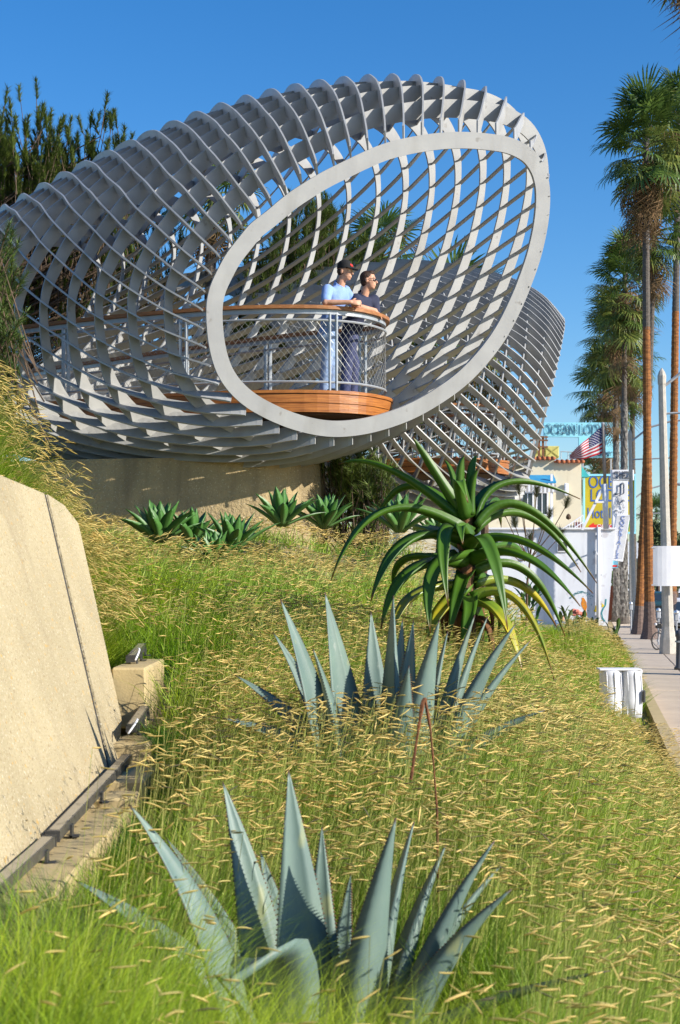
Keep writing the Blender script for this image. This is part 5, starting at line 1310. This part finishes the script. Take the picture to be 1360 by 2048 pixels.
pine((-3.75, 14.6, 4.2), 2.2, 'bright green young pine at the left edge in front of the shell', [E(-15, 560, 14.6, 48, 95, .35), E(-10, 680, 14.6, 60, 50, .35)], 9, 90, needle=NDLB, tl=.2, nl=.12, nn=60, trunk_r=.04, wN=.005, group=None)
def sapling():
    b = Vector((at(1052, 1200, 26).x, 26, 0)); b.z = ground(b.x, 26)
    root = thing('pine_sapling', 'thin pine sapling with brush like tufts and a cone before the low building', 'pine sapling', b)
    m = MB(); tips = [(1038, 985), (1073, 990), (1132, 1012), (1030, 1050), (1085, 1056), (1118, 1075), (1010, 1030), (1060, 1085), (1020, 1105), (1098, 1035), (1046, 1020)]
    hub = at(1060, 1120, 26); m.tube([b, at(1054, 1170, 26), hub], [.03, .022, .016], 6); V = []; T = []; rr = random.Random(5)
    for (px, py) in tips:
        p = at(px, py, 26 + rr.uniform(-.3, .3)); mid = hub.lerp(p, .55) + Vector((0, 0, -.08)); m.tube([hub, mid, p], [.013, .009, .007], 5); d = (p - mid).normalized() * .5 + Vector((0, 0, .6)); tuft(V, T, p - d.normalized() * .05, d, .16, 150, .20, rr, .005)
    m.build('limbs', PBARK, root); o = link('crown', npmesh('crown', np.array([tuple(v) for v in V]), np.array(T), mat('grey_green_needle', (.07, .085, .045), (.11, .12, .06), scale=3, rough=.7, island=.3)), root)
    c = MB(); p = at(1137, 1034, 25.9); c.lathe([(.0, -.05), (.04, -.03), (.045, 0), (.03, .04), (0, .06)], p, 8); c.build('cone', PBARK, root)
sapling()
# ------------------------------------------------------------ shrubs by the low building and far greenery
SHR = mat('canna_leaf', (.10, .17, .045), (.07, .13, .03), scale=3, rough=.5, transl=.2, island=.3)
def leafy(px, py, Y, n, L, W, label, m_, up=.8, spread=.4, flower=None):
    p = at(px, py, Y); p.z = ground(p.x, Y); top = at(px, py, Y).z; r_ = thing('leafy_plant', label, 'plant', p, 'leafy plants at the far end of the garden')
    hh = max(.85, top - p.z + .3); rr = random.Random(int(px))
    m = MB()
    for i in range(5): m.tube([p, p + Vector((rr.uniform(-.2, .2), rr.uniform(-.2, .2), hh * .8))], .012, 4)
    m.build('stem', SHR, r_)
    for i in range(n):
        a = rr.uniform(0, 6.28); hd = Vector((math.cos(a), math.sin(a), 0)); B = p + Vector((rr.uniform(-.5, .5) * spread, rr.uniform(-.5, .5) * spread, hh * rr.uniform(.1, .85))); T = B + hd * L * rr.uniform(.5, 1) * (1 - up * .6) + Vector((0, 0, L * up * rr.uniform(.3, 1)))
        leaf_mesh((B, B.lerp(T, .5) + Vector((0, 0, .05)), T), W, lambda t: 4 * t * (1 - t) * .9 + .05, -hd + Vector((0, 0, .6)), .004, .3, 0, 6, ncs=2).build('leaf', m_, r_)
    if flower:
        f = MB(); c = p + Vector((0, 0, hh + .25))
        for i in range(6): f.ell(c + Vector((rr.uniform(-.12, .12), rr.uniform(-.1, .1), rr.uniform(-.08, .1))), (.09, .06, .06), 6, 5)
        f.build('flower', mat('coral_flower', (.7, .22, .16), rough=.7), r_)
leafy(1155, 1262, 44, 26, .6, .16, 'broad leaved plant with a coral flower below the painted seahorse', SHR, flower=True)
leafy(1180, 1272, 43, 24, .55, .15, 'broad leaved plant at the foot of the drain pipe', SHR)
leafy(1222, 1268, 42, 22, .5, .12, 'leafy plant at the pavement edge beside the building corner', SHR)
leafy(1140, 1290, 36, 26, .5, .1, 'dull green plant before the broad leaved ones', mat('dull_leaf', (.13, .17, .06), (.09, .13, .04), scale=3, rough=.6, island=.3))
leafy(1060, 1180, 40, 30, .7, .13, 'dark leafy shrub glimpsed through the aloe leaves', FOX)
leafy(1228, 1160, 96, 30, 1.2, .4, 'green shrub showing above the brown fence', SHR)
def far_green():
    rr = np.random.RandomState(5)
    def cluster(name, label, px, py, Y, rx, rz, n, m_, cat='tree'):
        c = at(px, py, Y); k = Y / F; r_ = thing(name, label, cat, (c.x, Y, 0), 'distant trees')
        m = MB(); m.tube([(c.x, Y, 0), (c.x, Y, c.z)], [.25, .12], 6); m.build('trunk', PBARK, r_)
        u = rr.normal(size=(n, 3)); u /= np.linalg.norm(u, axis=1)[:, None]; rad = rr.rand(n) ** .4; P = np.array(c) + u * rad[:, None] * np.array([rx * k, rx * k, rz * k])
        A = rr.normal(size=(n, 3)); A /= np.linalg.norm(A, axis=1)[:, None]; B = np.cross(A, rr.normal(size=(n, 3))); B /= np.linalg.norm(B, axis=1)[:, None]; s = .28
        V = np.stack([P - A * s, P + B * s * .6, P + A * s], 1).reshape(-1, 3); link('crown', npmesh('crown', V, np.arange(3 * n).reshape(-1, 3), m_), r_)
    g = mat('far_leaf', (.06, .09, .03), (.09, .12, .045), scale=.4, rough=.7, island=.4)
    cluster('broadleaf_tree', 'dark round tree far down the street behind the white board', 1316, 1085, 150, 40, 45, 2600, g)
    cluster('broadleaf_tree', 'pale green tree far down the street at the right edge', 1352, 1120, 140, 30, 60, 2200, g)
    cluster('broadleaf_tree', 'low tree at the street end left of the lamp post', 1285, 1170, 180, 30, 50, 2000, g)
    cluster('broadleaf_tree', 'dark tree behind the hotel roof at the far end', 1205, 1010, 125, 25, 90, 2600, g)
far_green()
def far_house():
    r_ = thing('far_building', 'pale flat roofed building closing the view far down the street', 'building', st(230, -2, 0))
    c = st(240, 4, 4.0); m = MB(); m.box(c, (34, 10, 8)); m.build('wall', LILAC, r_)
    for i in range(8):
        m = MB(); m.box(c + Vector((-13 + i * 3.7, -5.02, .6)), (1.6, .08, 1.6)); m.build('window', GLASS, r_)
far_house()

# ------------------------------------------------------------ meadow
GRS = mat('meadow_blade', (.20, .37, .015), (.36, .46, .03), scale=.9, rough=.55, transl=.45, island=.45, mid=(.4, .62))
LUSH = mat('lush_blade', (.075, .22, .016), (.14, .28, .025), scale=1.5, rough=.5, transl=.35, island=.4)
WSP = mat('wispy_stem', (.42, .52, .12), (.30, .44, .06), scale=1.5, rough=.6, transl=.4, island=.4)
STM = mat('seed_stalk', (.40, .38, .11), (.28, .32, .06), scale=2, rough=.6, transl=.2, island=.3)
SEED = mat('blonde_seed_head', (.82, .66, .24), (.68, .52, .16), scale=1.1, rough=.7, transl=.25, island=.35)
SEEDD = mat('brown_seed_head', (.15, .12, .06), (.10, .085, .05), scale=2, rough=.8, island=.3)
rs = np.random.RandomState(3)
def scatter(n, ymin, ymax, power=1.0):
    """plan points with density falling with distance, inside the view plus a margin"""
    u = rs.rand(n)
    Y = ymin * (ymax / ymin) ** u if power == 1 else (ymin ** (1 - power) + u * (ymax ** (1 - power) - ymin ** (1 - power))) ** (1 / (1 - power))
    xl = -.30 * Y - .5; xr = np.minimum(.30 * Y + .5, 1.34 + .166 * Y - .02); X = xl + (xr - xl) * rs.rand(n)
    return X, Y
def clear(X, Y):
    ok = np.ones(len(X), bool)
    ok &= ~((X < -1.12) & (X > -2.0) & (Y < 9.6)); ok &= ~((X < -1.22) & (X > -1.85) & (Y < 11.4) & (Y > 9.4))
    cx_ = np.array([at(640, 0, 5.6).x, at(770, 0, 8.5).x]); 
    ok &= ~(((X - cx_[0]) ** 2 + (Y - 5.6) ** 2) < .45 ** 2); ok &= ~(((X - cx_[1]) ** 2 + (Y - 8.5) ** 2) < .13 ** 2)
    ok &= ~((X > -6.5) & (X < -.1) & (Y > 19.9)); ok &= ~((np.abs(X) < .55) & (Y > 4.55) & (Y < 5.5))
    return ok
def nz2(X, Y, s, seed):
    r2 = np.random.RandomState(seed); v = np.zeros_like(X)
    for k in range(6):
        a = r2.rand() * 6.28; f = s * (.6 + r2.rand() * 1.5); v += np.sin((X * math.cos(a) + Y * math.sin(a)) * f + r2.rand() * 6.28)
    return v / 6
def lushmask(X, Y):
    """watered strip along the wall foot"""
    return np.clip(1 - (X + 1.15) / (.55 + .03 * Y), 0, 1) * (Y > 6.5) * (Y < 13.5) * (X > -2)
def blades(X, Y, H, W, lean, lean_dir, name, m_, seg=3, z0=None):
    n = len(X); Z = ground_np(X, Y) - .02 if z0 is None else z0
    a = lean_dir; dx = np.cos(a) * lean * H; dy = np.sin(a) * lean * H; b = rs.rand(n) * 6.28; sx = np.cos(b) * W / 2; sy = np.sin(b) * W / 2
    ts = [0, .4, .75, 1.0]; ww = [.9, 1.0, .65, 0]; V = []
    for t, k in zip(ts, ww):
        px = X + dx * t ** 1.8; py = Y + dy * t ** 1.8; pz = Z + H * (t - .18 * lean * t ** 3)
        if k > 0: V += [np.stack([px - sx * k, py - sy * k, pz], 1), np.stack([px + sx * k, py + sy * k, pz], 1)]
        else: V += [np.stack([px, py, pz], 1)]
    V = np.stack(V, 1).reshape(-1, 3); o = (np.arange(n) * 7)[:, None]
    T = np.concatenate([o + np.array([[0, 1, 3]]), o + np.array([[0, 3, 2]]), o + np.array([[2, 3, 5]]), o + np.array([[2, 5, 4]]), o + np.array([[4, 5, 6]])], 0)
    ob = link(name, npmesh(name, V, T, m_)); ob['kind'] = 'stuff'; return ob
def clumped(X, Y, n, sp):
    k = max(1, int(n)); Xc = np.repeat(X, k); Yc = np.repeat(Y, k); return Xc + rs.normal(size=len(Xc)) * sp, Yc + rs.normal(size=len(Yc)) * sp
def low_edge(X, Y): return np.where((Y > 14.5) & (X < .16 * Y - 1.2), 1 - .5 * np.clip((Y - 14.5) / 2.0, 0, 1), 1) * np.where(Y > 15, 1 - .62 * np.clip((X - (1.34 + .166 * Y) + 2.4) / 1.2, 0, 1), 1)
def meadow():
    # general blades, in tussocks
    X, Y = scatter(15000, 3.1, 27, 1.25); ok = clear(X, Y); X, Y = X[ok], Y[ok]
    keep = rs.rand(len(X)) < np.clip(.75 + .6 * nz2(X, Y, 1.6, 4), .2, 1) * np.where((Y > 15) & (X < 1.5), .55, 1); X, Y = X[keep], Y[keep]
    X, Y = clumped(X, Y, 14, .04); ok = clear(X, Y) & ((X > -.45) | (Y > 6.2) | (rs.rand(len(X)) < .4)); X, Y = X[ok], Y[ok]; n = len(X)
    H = (.22 + .18 * rs.rand(n)) * (1.12 + .65 * nz2(X, Y, 1.0, 9)) * low_edge(X, Y) * np.clip(1.65 - (Y - 4) * .09, 1, 1.6) * np.where((X < -.72) & (Y < 10) & (Y > 5.2), .45, 1); W = (.0028 + .0022 * rs.rand(n)) * np.clip(Y / 7, .7, 2.2)
    blades(X, Y, H, W, .25 + .9 * rs.rand(n), rs.rand(n) * 6.28, 'meadow_grass', GRS)
    # short bright undergrowth
    X, Y = scatter(42000, 3.1, 22, 1.1); ok = clear(X, Y) & (rs.rand(len(X)) < .8); X, Y = X[ok], Y[ok]; n = len(X)
    blades(X, Y, .10 + .14 * rs.rand(n), (.003 + .003 * rs.rand(n)) * np.clip(Y / 7, .7, 2), .3 + rs.rand(n), rs.rand(n) * 6.28, 'under_grass', LUSH)
    X, Y = scatter(46000, 2.8, 19, .9); ok = clear(X, Y) & ((X > -.75) | (Y > 13)) & (rs.rand(len(X)) < np.where((Y < 5.6) & (np.abs(X) < .12 * Y), .12, .85)); X, Y = X[ok], Y[ok]; n = len(X)
    blades(X, Y, (.42 + .26 * rs.rand(n)) * low_edge(X, Y), (.0024 + .0016 * rs.rand(n)) * np.clip(Y / 6, .8, 2.4), .15 + .55 * rs.rand(n), rs.normal(size=n) * 1.0, 'wispy_stems', WSP)
    n = 9000; Y = 3.2 + 2.5 * rs.rand(n); X = -1.12 + .5 * rs.rand(n)
    blades(X, Y, (.30 + .26 * rs.rand(n)) * np.clip(1.15 - .25 * (Y - 4.6), .5, 1.1), .003 + .0025 * rs.rand(n), .3 + .9 * rs.rand(n), math.pi + rs.normal(size=n) * .9, 'corner_grass', mat('grey_green_blade', (.12, .185, .06), (.17, .225, .05), scale=2, rough=.6, transl=.4, island=.4))
    # lush strip at the wall foot and bright soft grass
    Y = 6.3 + 7.5 * rs.rand(60000); X = -1.25 + 1.25 * rs.rand(60000) ** 1.4; ok = clear(X, Y) & (rs.rand(60000) < .75 * np.clip(.9 + nz2(X, Y, 3, 8) * 1.3, 0, 1))
    mul = (((X + 1.02) / .22) ** 2 + ((Y - 8.3) / .45) ** 2 < 1) | (((X + 1.15) / .2) ** 2 + ((Y - 10.3) / .5) ** 2 < 1) | (((X + 1.0) / .2) ** 2 + ((Y - 6.6) / .5) ** 2 < 1)
    ok &= ~mul; X, Y = X[ok], Y[ok]; n = len(X)
    blades(X, Y, .12 + .16 * rs.rand(n), .003 + .0025 * rs.rand(n), .4 + 1.0 * rs.rand(n), rs.rand(n) * 6.28, 'lush_grass', LUSH)
    # mound at the left
    n0 = 26000; Y = 11.2 + 7 * rs.rand(n0); X = -1.8 - .27 * (Y - 11.2) - 3.2 * rs.rand(n0) ** 1.3; n = n0
    blades(X, Y, .35 + .3 * rs.rand(n), .004 + .003 * rs.rand(n), .5 + .8 * rs.rand(n), -.4 + .9 * (rs.rand(n) - .5), 'mound_grass', GRS)
def seed_heads(X, Y, Zt, L, ang, tilt, W, name, m_, secs=((0, .25), (.2, .9), (.5, 1.0), (.8, .8), (1, .1))):
    """slender curved spikes held sideways at the stalk tops; five cross-sections of a triangle each"""
    n = len(X); dx = np.cos(ang) * np.cos(tilt); dy = np.sin(ang) * np.cos(tilt); dz = np.sin(tilt); sx = -np.sin(ang); sy = np.cos(ang)
    bow = (rs.rand(n) - .35) * .12 * L; V = []
    for t, k in secs:
        c = np.stack([X + dx * L * t, Y + dy * L * t, Zt + dz * L * t + bow * 4 * t * (1 - t)], 1)
        for q in range(3):
            a = 2 * math.pi * q / 3 + .5; V.append(c + (np.stack([sx, sy, 0 * sx], 1) * math.cos(a) + np.array([0, 0, 1.0]) * math.sin(a)) * (W * k / 2)[:, None])
    V = np.stack(V, 1).reshape(-1, 3); ns = len(secs); o = (np.arange(n) * 3 * ns)[:, None]; T = []
    for i in range(ns - 1):
        for q in range(3):
            a, b = i * 3 + q, i * 3 + (q + 1) % 3; T += [o + np.array([[a, b, b + 3]]), o + np.array([[a, b + 3, a + 3]])]
    ob = link(name, npmesh(name, V, np.concatenate(T, 0), m_)); ob['kind'] = 'stuff'
def stalks(X0, Y0, X, Y, Zt, W, name):
    n = len(X); Z0 = ground_np(X0, Y0); b = rs.rand(n) * 6.28; sx = np.cos(b) * W / 2; sy = np.sin(b) * W / 2; V = []
    for t in (0, .5, 1.0):
        px = X0 + (X - X0) * t ** 1.7; py = Y0 + (Y - Y0) * t ** 1.7; pz = Z0 + (Zt - Z0) * t; V += [np.stack([px - sx, py - sy, pz], 1), np.stack([px + sx, py + sy, pz], 1)]
    V = np.stack(V, 1).reshape(-1, 3); o = (np.arange(n) * 6)[:, None]
    T = np.concatenate([o + np.array([[0, 1, 3]]), o + np.array([[0, 3, 2]]), o + np.array([[2, 3, 5]]), o + np.array([[2, 5, 4]])], 0)
    ob = link(name, npmesh(name, V, T, STM)); ob['kind'] = 'stuff'
def seeds():
    X0, Y0 = scatter(92000, 1.75, 25, .72); ok = clear(X0, Y0); dens = np.clip(.62 + .75 * nz2(X0, Y0, 1.3, 21), .08, 1)
    dens *= 1 - .93 * np.clip(1 - (X0 + 1.05) / .55, 0, 1) * (Y0 < 13); dens *= np.where(Y0 < 4.3, .16, np.clip(.25 + (Y0 - 5.2) / 4.5, .25, 1)) * np.where((Y0 < 5.6) & (Y0 > 3.2) & (np.abs(X0) < .12 * Y0), .25, 1); dens = np.where(Y0 > 8.5, np.minimum(1, dens * 1.5 + .25), dens)
    ok &= rs.rand(len(X0)) < dens; X0, Y0 = X0[ok], Y0[ok]; n = len(X0)
    h = (.36 + .24 * rs.rand(n)) * low_edge(X0, Y0) * np.clip(1.3 - (Y0 - 4) * .05, 1, 1.3); X = X0 + .05 + .16 * (rs.rand(n) - .3); Y = Y0 + .16 * (rs.rand(n) - .5); Zt = ground_np(X0, Y0) + h
    ang = np.where(rs.rand(n) < .72, rs.normal(size=n) * .55, math.pi + rs.normal(size=n) * .6); tilt = rs.normal(size=n) * .27 + .07
    L = (.040 + .052 * rs.rand(n)) * np.clip(.72 + Y0 * .035, .8, 1.3); W = (.0065 + .0045 * rs.rand(n)) * np.clip(.62 + .055 * Y0, .7, 1)
    br = rs.rand(n) < .09; g = ~br
    gn = g & (Y0 < 8.5); gf = g & (Y0 >= 8.5); seed_heads(X[gn], Y[gn], Zt[gn], L[gn], ang[gn], tilt[gn], W[gn], 'seed_heads', SEED); seed_heads(X[gf], Y[gf], Zt[gf], L[gf], ang[gf], tilt[gf], W[gf], 'far_seed_heads', SEED, ((0, .3), (.5, 1.1), (1, .2))); seed_heads(X[br], Y[br], Zt[br], L[br], ang[br], tilt[br], W[br] * .7, 'brown_seed_heads', SEEDD)
    k = Y0 < 13; stalks(X0[k], Y0[k], X[k], Y[k], Zt[k], np.full(k.sum(), .0022), 'seed_stalks')
    # mound: stalks lean out to the right
    n = 5200; Y0 = 11.4 + 6 * rs.rand(n); X0 = -1.85 - .27 * (Y0 - 11.2) - 2.6 * rs.rand(n) ** 1.5; h = .42 + .25 * rs.rand(n); X = X0 + .12 + .42 * rs.rand(n); Y = Y0 - .25 * rs.rand(n); Zt = ground_np(X0, Y0) + h
    seed_heads(X, Y, Zt, .07 + .04 * rs.rand(n), rs.normal(size=n) * .4, -.35 + rs.normal(size=n) * .35, .008 + .004 * rs.rand(n), 'mound_seed_heads', SEED)
    stalks(X0, Y0, X, Y, Zt, np.full(n, .003), 'mound_seed_stalks')
    # pavement fringe
    n = 2600; Y0 = 27.5 + 18 * rs.rand(n); X0 = 1.34 + .166 * Y0 - .45 - 1.6 * rs.rand(n); h = .4 + .3 * rs.rand(n); X = X0 + .3 * (rs.rand(n) - .4); Zt = ground_np(X0, Y0) + h
    seed_heads(X, Y0, Zt, .09 + .05 * rs.rand(n), rs.normal(size=n) * .5, rs.normal(size=n) * .3, .010 + .005 * rs.rand(n), 'fringe_seed_heads', SEED); stalks(X0, Y0, X, Y0, Zt, np.full(n, .004), 'fringe_stalks')
    n = 16000; Y0 = 27.5 + 18.5 * rs.rand(n); X0 = 1.34 + .166 * Y0 - .4 - 3.4 * rs.rand(n) ** 1.3
    blades(X0, Y0, .3 + .35 * rs.rand(n), .008 + .006 * rs.rand(n), .3 + .8 * rs.rand(n), rs.rand(n) * 6.28, 'fringe_grass', GRS)
def mulch():
    m = MB()
    for (cx_, cy_, rx, ry, n) in ((-1.02, 8.3, .22, .5, 420), (-1.12, 10.35, .24, .55, 420), (-1.0, 6.6, .2, .5, 300), (-.7, 11.8, .3, .4, 200)):
        for i in range(n):
            a = rnd.uniform(0, 6.28); r_ = rnd.random() ** .5; x = cx_ + rx * r_ * math.cos(a); y = cy_ + ry * r_ * math.sin(a); z = ground(x, y) + .008 + .04 * (1 - r_) * rnd.random()
            m.box((x, y, z), (rnd.uniform(.03, .08), rnd.uniform(.006, .014), rnd.uniform(.003, .008)), Matrix.Rotation(rnd.uniform(0, 6.28), 3, 'Z') @ Matrix.Rotation(rnd.uniform(-.5, .5), 3, 'Y'))
    o = m.build('bark_mulch', MULCH); o['kind'] = 'stuff'
meadow(); seeds(); mulch()
